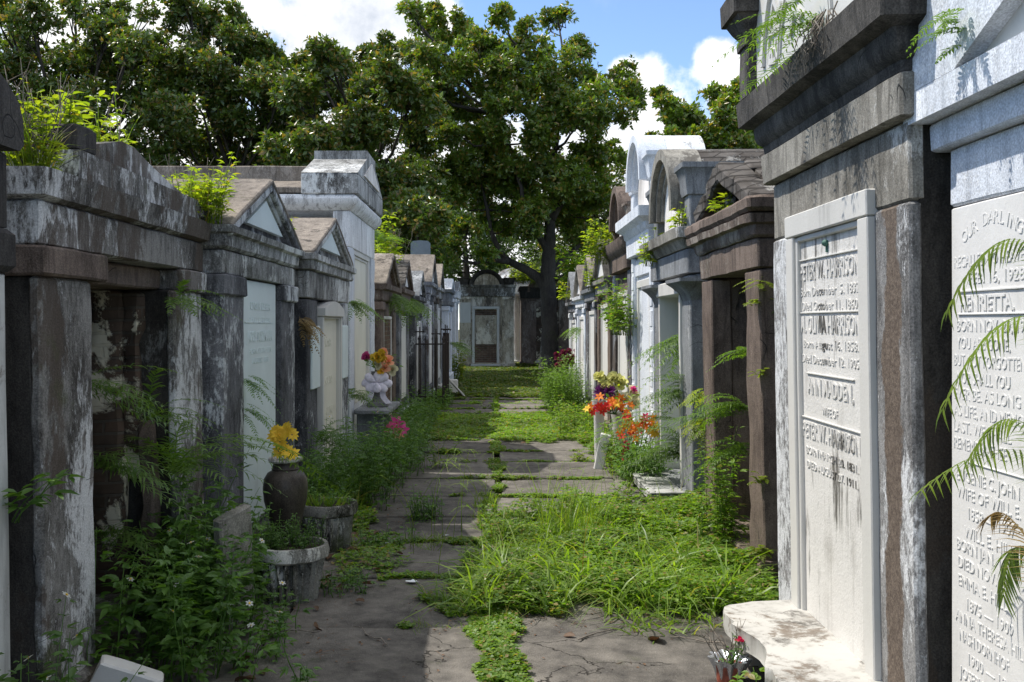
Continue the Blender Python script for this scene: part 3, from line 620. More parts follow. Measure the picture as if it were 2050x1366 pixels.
def ledge(label, loc, sx, sy, z, th, mat, legs=True, shape=None, cat='ledge', group='stone ledges at the foot of tombs', name='stone_ledge', lip=0):
    global SEED; SEED = Vector((loc[0]*3, loc[1]*5, 1)); r = empty(name, loc); tag(r, label, cat, group); m = MB()
    if shape:
        k = len(shape); rings = []
        for zz, ins in ((z-th, -.012), (z-th+.012, 0), (z-.014, 0), (z, -.012)):
            cx = sum(p[0] for p in shape)/k; cy = sum(p[1] for p in shape)/k; ring = []
            for x, y in shape: v = Vector((x-cx, y-cy, 0)); v = v.normalized()*(v.length+ins); ring.append(Vector((v.x+cx, v.y+cy, zz))+nv(Vector((x, y, zz)), 6)*.004)
            rings.append(ring)
        m.loft(rings)
    else: m.block(-sx, 0, -sy/2, sy/2, z-th, z, seg=.08, amp=.005, c=.012)
    m.build('slab', M[mat], r)
    if lip:
        q = MB(); q.block(-sx-.004, -sx+lip, -sy/2-.004, sy/2+.004, z+.001, z+.02, seg=.08, amp=.003); q.block(-sx+lip, 0, -sy/2-.004, -sy/2+lip, z+.001, z+.02, seg=.08, amp=.003); q.block(-sx+lip, 0, sy/2-lip, sy/2+.004, z+.001, z+.02, seg=.08, amp=.003); q.build('rim', M[mat], r)
    if legs:
        for s in (-1, 1): q = MB(); q.block(-sx*.8, -.02, s*sy*.36-.06, s*sy*.36+.06, -.02, z-th+.002, amp=.004); q.build('support', M['marble_frame' if 'marble' in mat else mat], r)
    return r

# ================================================================== THE SETTING
m = MB()
n = 60
def gz(x, y): return -.02+.02*noise.noise(Vector((x*.5, y*.5, 0)))
xs = np.concatenate([np.linspace(-160, -8, 14), np.linspace(-7, 7, 36), np.linspace(8, 160, 14)]); ys = np.concatenate([np.linspace(-60, 1, 8), np.linspace(1.5, 40, 90), np.linspace(45, 260, 12)])
vs = [(x, y, gz(x, y) if abs(x) < 7.5 and 0 < y < 42 else -.02) for y in ys for x in xs]; w_ = len(xs)
m.add(vs, [(j*w_+i, j*w_+i+1, (j+1)*w_+i+1, (j+1)*w_+i) for j in range(len(ys)-1) for i in range(w_-1)])
tag(m.build('ground', M['ground']), kind='structure')
SEED = Vector((3, 2, 1)); m = MB(); js = [2.6, 3.1, 4.13, 5.16, 6.2, 7.2, 8.15, 9.1, 10.1, 11.3, 12.2, 13.1, 14.2, 15.2, 16.2, 17.3, 18.4, 19.5, 20.6, 21.7]
for a, b in zip(js, js[1:]):
    for x0, x1 in ((-1.12, .0), (.05, 1.2)):
        dz = random.gauss(.012, .006); tl = Matrix.Translation((0, 0, dz)) @ Matrix.Rotation(random.gauss(0, .004), 4, 'Y'); e = random.gauss(0, .03)
        m.block(x0+random.gauss(0, .02), x1+random.gauss(0, .015), a+.022+e, b-.02+e, -.06, .012, seg=.12, amp=.006, c=.008, T=tl)
for y in np.arange(4.2, 11, 1.2):      # narrow margin slabs at the foot of the right-hand tombs
    m.block(1.22, 1.62, y+.02, y+1.17, -.06, .005, seg=.12, amp=.008, c=.01)
m.block(-1.75, -1.15, 3.6, 7.6, -.06, .008, seg=.15, amp=.01, c=.01)
tag(m.build('path', M['path']), kind='structure')

def region(nn_, x0, x1, y0, y1, th, f=1.2, edge=.35, seed=0, fx=1.0):
    """random points of a patch with a ragged, noisy edge"""
    X = U(x0-edge*.5, x1+edge*.5, nn_); Y = U(y0-edge*.5, y1+edge*.5, nn_); keep = []
    for i, (x, y) in enumerate(zip(X, Y)):
        d = min(x-x0, x1-x, (y-y0), (y1-y))/edge; v = noise.noise(Vector((x*f*fx+seed, y*f, seed)))*.5+noise.noise(Vector((x*f*4, y*f*4, seed+5)))*.35
        if v+min(d, .8)*.7 > th: keep.append(i)
    return X[keep], Y[keep]
def cover(vg, X, Y, h=.05, L=.02, k=3):
    n = len(X); hh = []
    for x, y in zip(X, Y): hh.append(max(.15, .6+.8*noise.noise(Vector((x*2.2, y*2.2, 4)))))
    Z = h*np.array(hh)*U(.15, 1.1, n)+.012; C = np.stack([X, Y, Z], 1); ph = U(0, 6.28, n)
    for j in range(k):
        a = ph+j*6.28/k; D = np.stack([np.cos(a), np.sin(a), U(-.1, .5, n)], 1); N = np.stack([rng.normal(0, .3, n), rng.normal(0, .3, n), np.ones(n)], 1); s = L*U(.65, 1.3, n)
        vg.add(leaves2(C, D, N, s, s*.85, .12))
def tufts(vg, X, Y, per, L0, L1, wd=.006, spread=.5, dr=(.2, .9), r=.02):
    n = len(X)*per; x = np.repeat(X, per)+rng.normal(0, r, n); y = np.repeat(Y, per)+rng.normal(0, r, n); a = U(0, 6.28, n); s = U(0, spread, n)
    vg.add(blades(np.stack([x, y, np.zeros(n)], 1), np.stack([np.cos(a)*s, np.sin(a)*s, np.ones(n)], 1), U(L0, L1, n), U(.6, 1.2, n)*wd, U(*dr, n)))

cv = VG()
X, Y = region(26000, -.22, 1.62, 5.35, 8.05, .08, seed=1, edge=.45); cover(cv, X, Y, .19, .026)
X, Y = region(9000, .7, 1.68, 6.2, 8.6, -.1, seed=3); cover(cv, X, Y, .2, .03)
X, Y = region(30000, -1.45, 1.6, 13.25, 17.3, .16, seed=2, edge=.5); cover(cv, X, Y, .08, .032)
X, Y = region(9000, -1.6, 1.7, 17.2, 22, .80, seed=5, f=1.4); cover(cv, X, Y, .07, .04)
for i, (y, x0, x1, dn, sd_) in enumerate([(6.2, -.7, -.15, 900, 1), (7.2, -.9, .1, 1900, 2), (8.15, -.2, 1.1, 1500, 8), (9.1, -.4, .9, 1500, 3), (10.1, -.6, 1.1, 1800, 4), (11.3, -.5, 1.2, 1500, 5), (12.2, -.8, 1.1, 1600, 6), (5.16, -.55, -.1, 700, 7), (18.4, -1, 1.1, 1500, 9), (19.5, -1, 1.1, 1500, 10), (20.6, -1, 1.1, 1500, 11)]):
    X, Y = region(dn*2, x0, x1, y-.07, y+.07, .22, f=3, edge=.14, seed=20+sd_); cover(cv, X, Y, .05, .022 if y < 12 else .034)
for y0, y1, dn in ((4.3, 5.3, 1500), (5.2, 5.6, 1800), (9.3, 13.2, 3800), (17, 21, 3000)):
    X, Y = region(dn*2, -.03 if y0 > 5.3 else -.1, .09 if y0 > 5.3 else .16, y0, y1, .14, f=2, edge=.12, seed=31+y0); cover(cv, X, Y, .06, .022 if y0 < 12 else .034)
X, Y = region(16000, -1.65, -.95, 7.4, 14, .26, seed=41); cover(cv, X, Y, .10, .03)
X, Y = region(15000, -1.6, -.95, 13, 23, .12, seed=42); cover(cv, X, Y, .12, .04)
X, Y = region(13000, 1.15, 1.75, 9.9, 23, .16, seed=43); cover(cv, X, Y, .14, .036)
X, Y = region(2600, -1.15, -.55, 5.9, 7.6, .30, seed=71, edge=.3, f=2); cover(cv, X, Y, .07, .026)
tag(cv.build('ground_cover', M['clover']), label='low clover-like ground cover spreading over the paving slabs', cat='ground cover', kind='stuff')

gr = VG()
X, Y = region(1500, -.2, 1.6, 5.4, 7.9, .08, seed=1, edge=.4); tufts(gr, X, Y, 3, .12, .36, .008, .9, (.3, 1.1))
X, Y = region(260, -.15, 1.45, 5.35, 6.5, .02, seed=51, edge=.4); tufts(gr, X, Y, 8, .28, .62, .013, 1.0, (.5, 1.2))
X, Y = region(60, .5, 1.65, 4.95, 5.7, .1, seed=54, edge=.3); tufts(gr, X, Y, 7, .14, .34, .013, 1.2, (.5, 1.2), .03)
X, Y = region(200, .15, 1.2, 3.6, 4.02, .28, seed=57, edge=.2); tufts(gr, X, Y, 5, .10, .24, .012, 1.2, (.4, 1.1), .03)
tufts(gr, rng.normal(.56, .14, 40), rng.normal(7.2, .28, 40), 6, .25, .80, .008, .35, (.1, .7)); tufts(gr, rng.normal(1.1, .25, 16), rng.normal(7.3, .3, 16), 5, .25, .6, .009, .4, (.2, .9))          # tall clump in the middle of the path
tufts(gr, rng.normal(.0, .05, 12), rng.normal(4.75, .22, 12), 12, .05, .15, .005, 1.1)
tufts(gr, rng.normal(-.02, .07, 10), rng.normal(8.6, .1, 10), 12, .10, .26, .008, .7)
tufts(gr, rng.normal(-.3, .12, 10), rng.normal(5.15, .05, 10), 10, .05, .12, .004, 1.3)
for y in (7.2, 8.15, 9.1, 10.1, 11.3, 12.2, 6.2):
    k = 14; tufts(gr, U(-1, 1.1, k), y+rng.normal(0, .03, k), 8, .03, .11, .004, 1.2)
X, Y = region(700, -1.4, 1.6, 13.2, 17.3, .2, seed=2); tufts(gr, X, Y, 3, .05, .14, .008, 1.2)
tufts(gr, U(-1.2, -.2, 26), U(6.9, 7.5, 26), 12, .06, .18, .006, 1.2)
tufts(gr, U(-1.55, -1.1, 60), U(7.2, 13, 60), 8, .15, .42, .007, .6)
tufts(gr, U(1.2, 1.7, 50), U(8, 16, 50), 6, .12, .4, .007, .7)
tag(gr.build('grass', M['grassblade']), label='tufts of long bright grass growing through the path slabs', cat='grass', kind='stuff')
# long seeding stalks
sk = MB(); sd2 = VG(); PP = []; DD = []
for i in range(34):
    x, y = (random.gauss(.45, .35), random.gauss(6.5, .6)) if i < 20 else (random.gauss(-.35, .2), random.uniform(6.8, 8.6)); h = random.uniform(.4, .85); a = random.uniform(0, 6.28); l = random.uniform(.1, .5)
    pts = [Vector((x+math.cos(a)*l*h*t**2, y+math.sin(a)*l*h*t**2, h*t*(1-.18*t*t))) for t in np.linspace(0, 1, 7)]; sk.tube(pts, [.0022, .002, .0018, .0016, .0014, .001, .0008], 4)
    for q in range(3):
        d = Vector((math.cos(a+q*2.1-2.1), math.sin(a+q*2.1-2.1), .1))
        for t in np.linspace(0, 1, 9): PP.append(tuple(pts[-1]+d*.09*t-Vector((0, 0, .05*t*t)))); DD.append((d.x, d.y, -.4))
tag(sk.build('grass_stalk', M['weed_sun'], ang=180), label='thin wiry flowering stalks rising above the grass', cat='grass stalks', kind='stuff')
PP = np.array(PP); sd2.add(leaves2(PP, np.array(DD), np.tile([0, 0, 1.], (len(PP), 1)), np.full(len(PP), .018), np.full(len(PP), .005)))
tag(sd2.build('seed_heads', M['grassblade']), label='drooping seed heads on the tall grass stalks', cat='grass seeds', kind='stuff')

lt = VG()          # straw, leaf crumbs and soil bits
n = 5200; X = U(-1.5, 1.6, n); Y = U(3.4, 22, n)**1.0; Y[:2600] = U(3.4, 8.5, 2600); keep = np.array([noise.noise(Vector((x*1.6, y*1.6, 9)))+.5*noise.noise(Vector((x*6, y*6, 3)))+(.25 if (abs(y-5.2) < .18 and x > 0) or x < -.8 else 0) > .12 for x, y in zip(X, Y)]); X = X[keep]; Y = Y[keep]; n = len(X)
a = U(0, 6.28, n); D_ = np.stack([np.cos(a), np.sin(a), rng.normal(0, .12, n)], 1); straw = rng.random(n) < .4; L_ = np.where(straw, U(.04, .12, n), U(.008, .028, n)); lt.add(leaves2(np.stack([X, Y, np.full(n, .030)], 1), D_, np.stack([rng.normal(0, .3, n), rng.normal(0, .3, n), np.ones(n)], 1), L_, np.where(straw, .003, L_*.6)))
tag(lt.build('leaf_litter', M['deadleaf']), label='crumbs of dead leaf and straw scattered over the paving', cat='leaf litter', kind='stuff')
ln = VG(); X, Y = region(52000, -1.5, 1.9, 21.6, 37.5, -.25, seed=61, f=.8, edge=1.0); cover(ln, X, Y, .05, .07, 2)
X, Y = region(7000, -1.4, 1.9, 21.6, 37.5, -.1, seed=62, f=.8, edge=.8); tufts(ln, X, Y, 3, .04, .13, .016, 1.2)
X, Y = region(3000, -7, 7, 36, 44, -.4, seed=63); cover(ln, X, Y, .1, .1, 3)
tag(ln.build('lawn', M['shaded_lawn_leaf']), label='shaded lawn at the far end of the alley', cat='lawn', kind='stuff')

# ================================================================== TOMBS ON THE RIGHT
LT = -.016
# --- white tomb with the long inscription
r, W, D = tomb('whitewashed tomb with a long inscribed marble tablet, nearest on the right', 'R', 1.70, 3.35, 1.54, seed=1)
m = MB(); m.block(-W/2, W/2, .04, D, 0, 1.99, amp=.003); m.build('wall', M['blue_white'], r)
band(r, W, D, [(1.992, -.002), (2.0, .005), (2.178, .008), (2.182, .002)], 'blue_white', 'frieze', .004)
band(r, W, D, [(2.184, .045), (2.19, .052), (2.27, .055), (2.278, .05)], 'blue_white', 'cornice', .003)
m = MB(); e_ = W/2+.11; m.block(-e_, e_, -.05, D, 2.281, 2.9, amp=.003); m.prism([(-e_, 2.281), (e_, 2.281), (e_, 2.384), (-e_, 2.384)], -.12, -.04)
for s in (-1, 1):
    q = [(s*e_, 2.386), (s*.56, 2.386), (0, 2.60), (0, 3.30), (s*e_, 2.9)]; m.prism(q if s > 0 else q[::-1], -.12, -.04)
m.build('parapet', M['blue_white'], r)
m = MB(); m.prism([(-.60, 2.37), (.60, 2.37), (0, 2.62)], -.062, -.03, amp=.001); m.build('pediment_panel', M['marble_frame'], r)
xl = -W/2+.03
rows = [('RECALLED TO HEAVEN', 1.785, 0), ('FEB. 16, 1928', 1.728, .10), ('BORN NOV. 29, 1907', 1.575, .02), ('YOU ARE GONE,', 1.518, .02), ('BUT NOT FORGOTTEN', 1.462, .0), ('NOR SHALL YOU', 1.405, .02), ('EVER BE. AS LONG', 1.352, .0),
        ('AS LIFE, AND MEMORY', 1.297, .0), ('LAST. WE SHALL', 1.243, .0), ('REMEMBER THEE', 1.188, .0), ('EUGENIE C. JOHN', 1.085, .02), ('WIFE OF WILL E. HILL', 1.028, .02),
        ('1858 \u2014 1907', .968, .10), ('WILL E. HILL', .905, .07), ('BORN JAN. 15', .855, .02), ('DIED NOV. 28', .798, .03), ('EMMA E. HILL', .738, .03), ('1875 \u2014 1909', .672, .09), ('ANNA THERESA HILL', .618, .01), ('NASH DORNHOF', .560, .04), ('1900 \u2014 19', .498, .10), ('JOSEPH', .440, .04)]
lines = [(t, xl+dx, z, .037, len(t)*.0262, .0, 'L') for t, z, dx in rows]
for i, ch in enumerate('OUR DARLING'):
    if ch != ' ': lines.append((ch, xl+.075+i*.034, 1.858+.052*math.sin(min(1, (i+.5)/11)*math.pi), .040, None, .0, 'C', .38*math.cos((i+.5)/11*math.pi)))
lines.append(('HENRIETTA.', xl+.045, 1.642, .048, .34, .015, 'L'))
t = tablet(r, -W/2+.008, -W/2+1.06, .2, 1.985, y=-.006, mat='marble', lines=lines, depth=.0042, thick=.06)
m = MB(); m.block(xl+.03, xl+.62, -.012, 0, 1.702, 1.708, amp=0, c=.001); m.block(xl+.03, xl+.62, -.012, 0, 1.628, 1.633, amp=0, c=.001)
m.block(xl+.10, xl+.55, -.0105, 0, 1.150, 1.154, amp=0, c=.001); m.build('rule_line', M['marble'], t)
tablet(r, -W/2+1.10, W/2-.02, .2, 1.985, y=.02, mat='blue_white')

# --- tall grey tomb with the framed tablet
r, W, D = tomb('tall grey-brown tomb with a framed white marble tablet and sooty cornice', 'R', 3.41, 5.07, 1.45, D=2.8, seed=2, tilt=LT)
body(r, W, D, 2.30, 'side_dark', pw=.32, proj=.03, pd=.015, pmat='peeled', cap=0, zp=2.02, plinth=.12, amp=.003)
m = MB(); m.block(-W/2-.004, W/2+.004, .004, .06, 2.022, 2.302, amp=.003); m.build('lintel', M['grey_stucco'], r)
band(r, W, D, [(2.305, .03), (2.31, .045), (2.45, .045), (2.46, .03)], 'grey_stucco', 'architrave', .003)
band(r, W, D, [(2.462, .03), (2.50, .035), (2.52, .06), (2.55, .07), (2.60, .075), (2.615, .125), (2.62, .135), (2.74, .145), (2.75, .12)], 'dark_cornice', 'cornice', .003)
m = MB(); m.block(-W/2-.08, W/2+.08, -.06, D, 2.752, 3.6, amp=.003); m.ring(3.35, .5, .86, -.16, D, 0, math.pi, 24); m.build('attic', M['dark_cornice'], r)
for s in (-1, 1):
    m = MB(); x0, x1 = (-W/2-.10, -W/2+.06) if s < 0 else (W/2-.06, W/2+.10); m.block(x0, x1, -.135, D*.4, 0, prof=[(2.752, 0), (3.0, .0), (3.002, .012), (3.04, .016), (3.05, .0), (3.10, .03), (3.15, .055), (3.152, .075), (3.26, .08), (3.27, .06)], seg=.08, amp=.003); m.build('shoulder', M['dark_cornice'], r)
m = MB(); m.block(-W/2+.062, W/2-.062, -.088, .0, 2.754, 3.5, amp=.001, seg=.3); t = m.build('pediment_panel', M['marble_frame'], r)
m = MB(); m.ring(2.79, .36, .372, -.10, -.08, .1, math.pi-.1, 24, amp=0); m.ring(2.79, .335, .340, -.097, -.08, .1, math.pi-.1, 24, amp=0); m.build('arch_line', M['marble_frame'], t)
al = []
for ch, a in (('P', 2.98), ('.', 2.83), ('W', 2.62), ('.', 2.42)):
    al.append((ch, .45*math.cos(a), 2.79+.45*math.sin(a)-.055, .11, None, .04, 'C', a-math.pi/2))
al.append(('X', -.10, 2.90, .17, None, .03, 'C', .2))
m = MB(); m.ring(2.79, .52, .535, -.10, -.08, .1, math.pi-.1, 24, amp=0); m.ring(2.79, .60, .64, -.105, -.08, .1, math.pi-.1, 24, amp=0); m.build('arch_line', M['marble_frame'], t)
lettering(al, t, M['marble_frame'], y=-.089, depth=.018)
HB = .012; L1 = [("PETER W. HARRISON", -.02, 1.800, .075, .75, HB), ("Born December  5. 1832.", -.02, 1.725, .040, .76, .0), ("Died October 11. 1860.", -.02, 1.660, .040, .72, .0),
      ("M. OLIVIA HARRISON", -.02, 1.560, .075, .75, HB), ("Born August 16. 1858.", -.02, 1.490, .038, .70, .0), ("Died December 12. 1905.", -.02, 1.422, .038, .74, .0),
      ("ANN MADDEN,", -.02, 1.285, .068, .58, HB), ("WIFE OF", -.02, 1.200, .036, .20, .0), ("PETER W. HARRISON.", -.02, 1.080, .072, .75, HB), ("BORN MARCH 20. 1831.", -.02, 1.005, .034, .66, .0), ("DIED AUGUST 27. 1911.", -.02, .940, .034, .64, .0)]
t = tablet(r, -.415, .415, .26, 2.00, y=.006, mat='marble_dirty', frame=.105, lines=L1, depth=.0062, fy=-.028, thick=.10)
m = MB()
for z, h_ in ((1.888, .4), (1.648-.0, 0), (1.372, .30), (1.168, .4)):
    if h_: m.block(-h_-.02, h_-.02, -.002, .01, z, z+.006, amp=0, c=.001)
m.block(-.39, .36, -.002, .01, 1.646, 1.652, amp=0, c=.001); m.build('rule_line', M['marble_frame'], t)
m = MB(); m.lathe([(.012, 0), (.016, .012), (.010, .022), (.002, .026)], 10, T=Matrix.Translation((-.02, .007, 1.945)) @ Matrix.Rotation(R(90), 4, 'X')); m.block(-.026, -.014, -.002, .02, 1.905, 1.945, amp=0, c=.002); m.build('bronze_hook', M['verdigris'], t)
sh = []
for u_ in np.linspace(0, 1, 40):      # scalloped front edge
    y = -.66+1.30*u_; x = -.34-.05*math.sin(u_*math.pi*3.0)-(.03 if .28 < u_ < .72 else 0)-.02*math.sin(u_*math.pi)
    if u_ < .06: x += .10*(1-u_/.06)
    if u_ > .94: x += .12*((u_-.94)/.06)
    sh.append((x, y))
sh = [(0, -.66)]+sh+[(0, .66)]
ledge('scalloped white marble ledge in front of the tall grey tomb', (1.46, 4.16, 0), .37, 1.3, .265, .085, 'marble_ledge', shape=sh)

# --- brown tomb with the collapsed gable
r, W, D = tomb('brown rough tomb with a broken brick gable and an open doorway full of ferns', 'R', 6.12, 7.84, 1.66, D=2.8, seed=3, tilt=LT)
body(r, W, D, 1.94, 'brown_stucco', pw=.36, proj=.03, niche=.62, nmat='dark_infill' if 'dark_infill' in M else 'streaked', pmat='brown_stucco', cap=0, amp=.007)
band(r, W, D, [(1.942, .0), (1.95, .012), (2.12, .018), (2.13, .01)], 'brown_stucco', 'architrave', .007)
band(r, W, D, [(2.132, .03), (2.15, .045), (2.21, .05), (2.22, .09), (2.27, .095), (2.28, .04)], 'brown_stucco', 'cornice', .009)
m = MB(); m.block(-W/2-.13, W/2+.13, -.10, .30, 2.282, 2.375, seg=.06, amp=.012, c=.02); m.build('eave', M['brown_stucco'], r)
m = MB(); m.prism([(-W/2+.05, 2.36), (W/2-.05, 2.36), (0, 2.68)], .16, D, amp=.012); m.build('pediment', M['brick_roof'], r)
h = .36; hw = W/2+.12; a = math.atan2(h, hw); L_ = math.hypot(h, hw); m = MB()
for s in (1, -1):
    T = Matrix.Translation((0, 0, 2.735)) @ Matrix.Rotation(s*a, 4, 'Y')
    for i, (u0, u1) in enumerate(((0, .22), (.22, .55), (.55, 1.0))):      # three rough courses on each slope
        xa, xb = L_*u0, L_*u1-.004; jut = (0, .03, -.01)[i]
        if s < 0: xa, xb = -xb, -xa
        m.block(xa, xb, .12+jut, D, -.07, (.012, .0, .008)[i], seg=.07, amp=.012, c=.012, T=T)
    # heavy raking cornice, half broken away on the far side
    for u0, u1 in (((.0, .50), (.51, .98)) if s > 0 else ((.05, .42), (.44, .80))):
        xa, xb = L_*u0, L_*u1
        if s < 0: xa, xb = -xb, -xa
        m.block(xa, xb, -.07, .14, -.125, -.004 if s > 0 else .02, seg=.05, amp=.014, c=.018, T=T)
m.build('roof', M['brick_roof'], r)
m = MB(); m.block(-.32, -.20, .02, .15, 2.39, 2.52, seg=.05, amp=.02, c=.03, T=Matrix.Rotation(.05, 4, 'Y')); m.build('broken_masonry', M['brick_roof'], r)

# --- grey tomb with the flaking arched panel
r, W, D = tomb('grey cement tomb with bracketed doorway, arched pediment and flaking white panel', 'R', 8.55, 10.5, 1.70, D=2.8, seed=4, tilt=-.010)
body(r, W, D, 2.03, 'slate_grey', pw=.40, proj=.04, niche=.42, nmat='marble_shade', pmat='slate_grey', cap=0, amp=.003)
for s in (-1, 1):
    m = MB(); x0 = s*(W/2-.40); m.block(min(x0, x0-s*.06), max(x0, x0-s*.06), -.02, .42, .1, 1.94, amp=.001, c=.004); m.build('door_jamb', M['marble_frame'], r)
    m = MB(); m.block(min(s*(W/2+.01), s*(W/2-.42)), max(s*(W/2+.01), s*(W/2-.42)), 0, .12, 0, prof=[(1.80, .0), (1.86, .02), (1.92, .07), (1.96, .12), (1.99, .12)], amp=.002); m.build('bracket', M['slate_grey'], r)
m = MB(); m.block(-W/2+.40, W/2-.40, -.045, .2, 1.86, 1.99, amp=.002); m.build('lintel', M['marble_frame'], r)
band(r, W, D, [(2.035, .0), (2.04, .03), (2.24, .03), (2.25, .015)], 'slate_grey', 'frieze', .003)
band(r, W, D, [(2.252, .04), (2.28, .06), (2.33, .085), (2.335, .13), (2.425, .135), (2.43, .09)], 'grey_stucco', 'cornice', .004)
arched(r, W, D, 2.432, 2.98, .64, 'slate_grey', 'brick_roof', cap=.22, zc=2.62, sw=.24, arcw=.10, ramat='grey_stucco', bD=1.5)
ledge('weathered grey tray-shaped ledge below the fern-filled doorway', (1.70, 9.12, 0), .36, 1.12, .13, .07, 'marble_grimy', lip=.05)

# --- pale blue painted tomb
r, W, D = tomb('tall pale blue painted tomb with a rounded white roof', 'R', 10.75, 12.42, 1.72, D=3.0, seed=5, tilt=-.006)
body(r, W, D, 2.40, 'blue_white', pw=.24, proj=.04, pmat='blue_white', cap=0)
m = MB()
for s in (-1, 1):
    for zz in np.arange(.25, 2.3, .22): m = MB(); m.block(s*(W/2-.12)-.08, s*(W/2-.12)+.08, -.008, .02, zz, zz+.17, amp=.001, c=.003, seg=.3); m.build('pilaster_panel', M['blue_white'], r)
tablet(r, -.42, .42, .3, 2.02, y=.05, mat='marble', frame=.09, arched=.06, thick=.04, lines=[('\u2014  \u2014', 0, 1.55, .02, .5, 0)] if False else None)
m = MB(); m.block(-W/2+.26, W/2-.26, .01, .05, 2.16, 2.36, amp=.001); m.build('name_panel', M['blue_white'], r)
band(r, W, D, [(2.402, .03), (2.41, .055), (2.62, .06), (2.64, .08), (2.70, .10), (2.74, .16), (2.75, .175), (2.86, .18), (2.865, .1)], 'blue_white', 'cornice', .002)
arched(r, W, D, 2.87, 3.46, .58, 'blue_white', 'white_lime', cap=.22, zc=3.20, sw=.20, arcw=.08, bD=.66)

# --- brown arched tomb
r, W, D = tomb('brown stucco tomb with rounded pediment half hidden behind the pale blue tomb', 'R', 12.6, 14.5, 1.72, D=2.8, seed=6)
body(r, W, D, 2.30, 'brown_stucco', pw=.3, proj=.05, pmat='flaked', cap=0)
tablet(r, -.42, .42, .3, 1.96, y=.04, mat='marble', frame=.08, arched=.14)
band(r, W, D, [(2.302, .0), (2.31, .05), (2.5, .055), (2.52, .08), (2.6, .13), (2.7, .14), (2.705, .1)], 'brown_stucco', 'cornice', .004)
arched(r, W, D, 2.71, 3.14, .56, 'brown_stucco', 'brick_roof', cap=.18, zc=2.90, sw=.22, arcw=.09, bD=.9)

specR = [('narrow grey tomb with a steep gable beside the brown rounded tomb', 14.7, 16.5, 2.28, 2.92, 'grey_stucco', 'dark_cornice'),
         ('light grey gabled tomb, third from the far end of the right row', 16.65, 18.4, 2.2, 2.80, 'slate_grey', 'roof_concrete'),
         ('whitewashed gabled tomb, second from the far end of the right row', 18.55, 20.3, 2.12, 2.74, 'white_lime', 'roof_concrete'),
         ('low streaked white gabled tomb at the far end of the right row', 20.45, 22.2, 2.05, 2.70, 'flaked', 'slate_grey')]
for i, (lb, a, b, ze, za, mt, rm) in enumerate(specR):
    r, W, D = tomb(lb, 'R', a, b, 1.70-.01*i, seed=20+i)
    body(r, W, D, ze-.22, mt, pw=.28, proj=.06, pmat=['brown_stucco', 'flaked', 'blue_white', 'white_lime'][i], cap=.1)
    tablet(r, -.45, .45, .25, ze-.45, mat='marble', frame=.07, y=.04)
    band(r, W, D, [(ze-.22, .01), (ze-.2, .03), (ze-.08, .035), (ze-.06, .09), (ze, .10)], mt)
    gable(r, W, D, ze+.004, za, mt, rm, inset=1, imat='marble', o=.08, t=.07, kmat='grey_stucco')

# ================================================================== TOMBS ON THE LEFT
# --- sliver at the frame edge
r, W, D = tomb('dark tomb with scrolled gable and pale tablet cut by the left edge of the picture', 'L', 1.9, 3.535, -1.71, seed=7, tilt=LT)
body(r, W, D, 1.93, 'soot', pw=.05, proj=.05, pmat='soot', cap=0)
tablet(r, W/2-1.1, W/2-.012, .1, 1.775, y=-.006, mat='marble_grimy', thick=.06)
m = MB(); m.block(W/2-.30, W/2+.03, -.035, .3, 1.782, 1.935, seg=.05, amp=.003, c=.02); m.build('capital', M['soot'], r)
band(r, W, D, [(1.937, -.01), (1.94, .01), (2.20, .012), (2.21, .0)], 'soot', 'frieze')
m = MB(); pts = [(-.55, 2.215), (W/2+.02, 2.215), (W/2+.055, 2.24), (W/2+.055, 2.33), (W/2+.02, 2.39), (W/2-.06, 2.44), (W/2-.2, 2.50), (W/2-.4, 2.56), (-.1, 2.78), (-.55, 2.8)]
m.prism(pts, -.05, D*.5, amp=.003); m.build('scrolled_gable', M['soot'], r)

# --- big dark tomb
r, W, D = tomb('large dark streaked tomb with open niche and stepped gable, foreground left', 'L', 3.87, 6.0, -1.74, D=2.8, seed=8, tilt=LT)
body(r, W, D, 1.79, 'side_dark', pw=.5, proj=.03, pd=.015, niche=.46, nmat='brick_paint', pmat='dark_stucco', cap=0, zp=1.785, amp=.005)
for s in (-1, 1):
    m = MB(); m.block(*((-W/2-.03, -W/2+.62) if s < 0 else (W/2-.44, W/2+.015)), -.035, .30, 1.787, 1.905, seg=.07, amp=.005); m.build('capital', M['brown_stucco' if s < 0 else 'dark_stucco'], r)
m = MB(); m.block(-W/2+.62, W/2-.44, .10, .44, 1.79, 1.90, amp=.006); m.build('lintel', M['brown_stucco'], r)
m = MB(); m.block(W/2-.60, W/2-.47, .27, .47, 0, 1.785, amp=.016, c=.02, seg=.06); m.block(W/2-.56, W/2-.47, .17, .29, .75, 1.785, amp=.02, c=.02, seg=.06); m.build('brick_jamb', M['brick_paint'], r)
m = MB(); m.block(W/2-.57, W/2-.46, .11, .20, 0, 1.10, amp=.018, c=.02, seg=.06); m.build('crumbling_pier', M['brown_stucco'], r)
band(r, W, D, [(1.907, .0), (1.915, .012), (2.075, .015), (2.085, .0)], 'dark_stucco', 'frieze', .005)
band(r, W, D, [(2.087, .01), (2.10, .045), (2.205, .06), (2.21, .03)], 'dark_stucco', 'cornice', .005)
m = MB(); m.prism([(-.76, 2.212), (W/2+.03, 2.212), (W/2+.01, 2.25), (.93, 2.325), (-.74, 2.335)], -.03, .6, amp=.006); m.build('pediment', M['dark_stucco'], r)
m = MB(); m.prism([(-.50, 2.337), (.93, 2.327), (.52, 2.385), (.22, 2.430), (.02, 2.478), (-.14, 2.480), (-.47, 2.405)], .015, .7, amp=.009); m.build('crest', M['dark_stucco'], r)
m = MB(); m.block(.93, W/2+.04, -.05, .5, 2.214, 2.30, seg=.07, amp=.01, c=.02); m.build('crest_end', M['dark_stucco'], r)
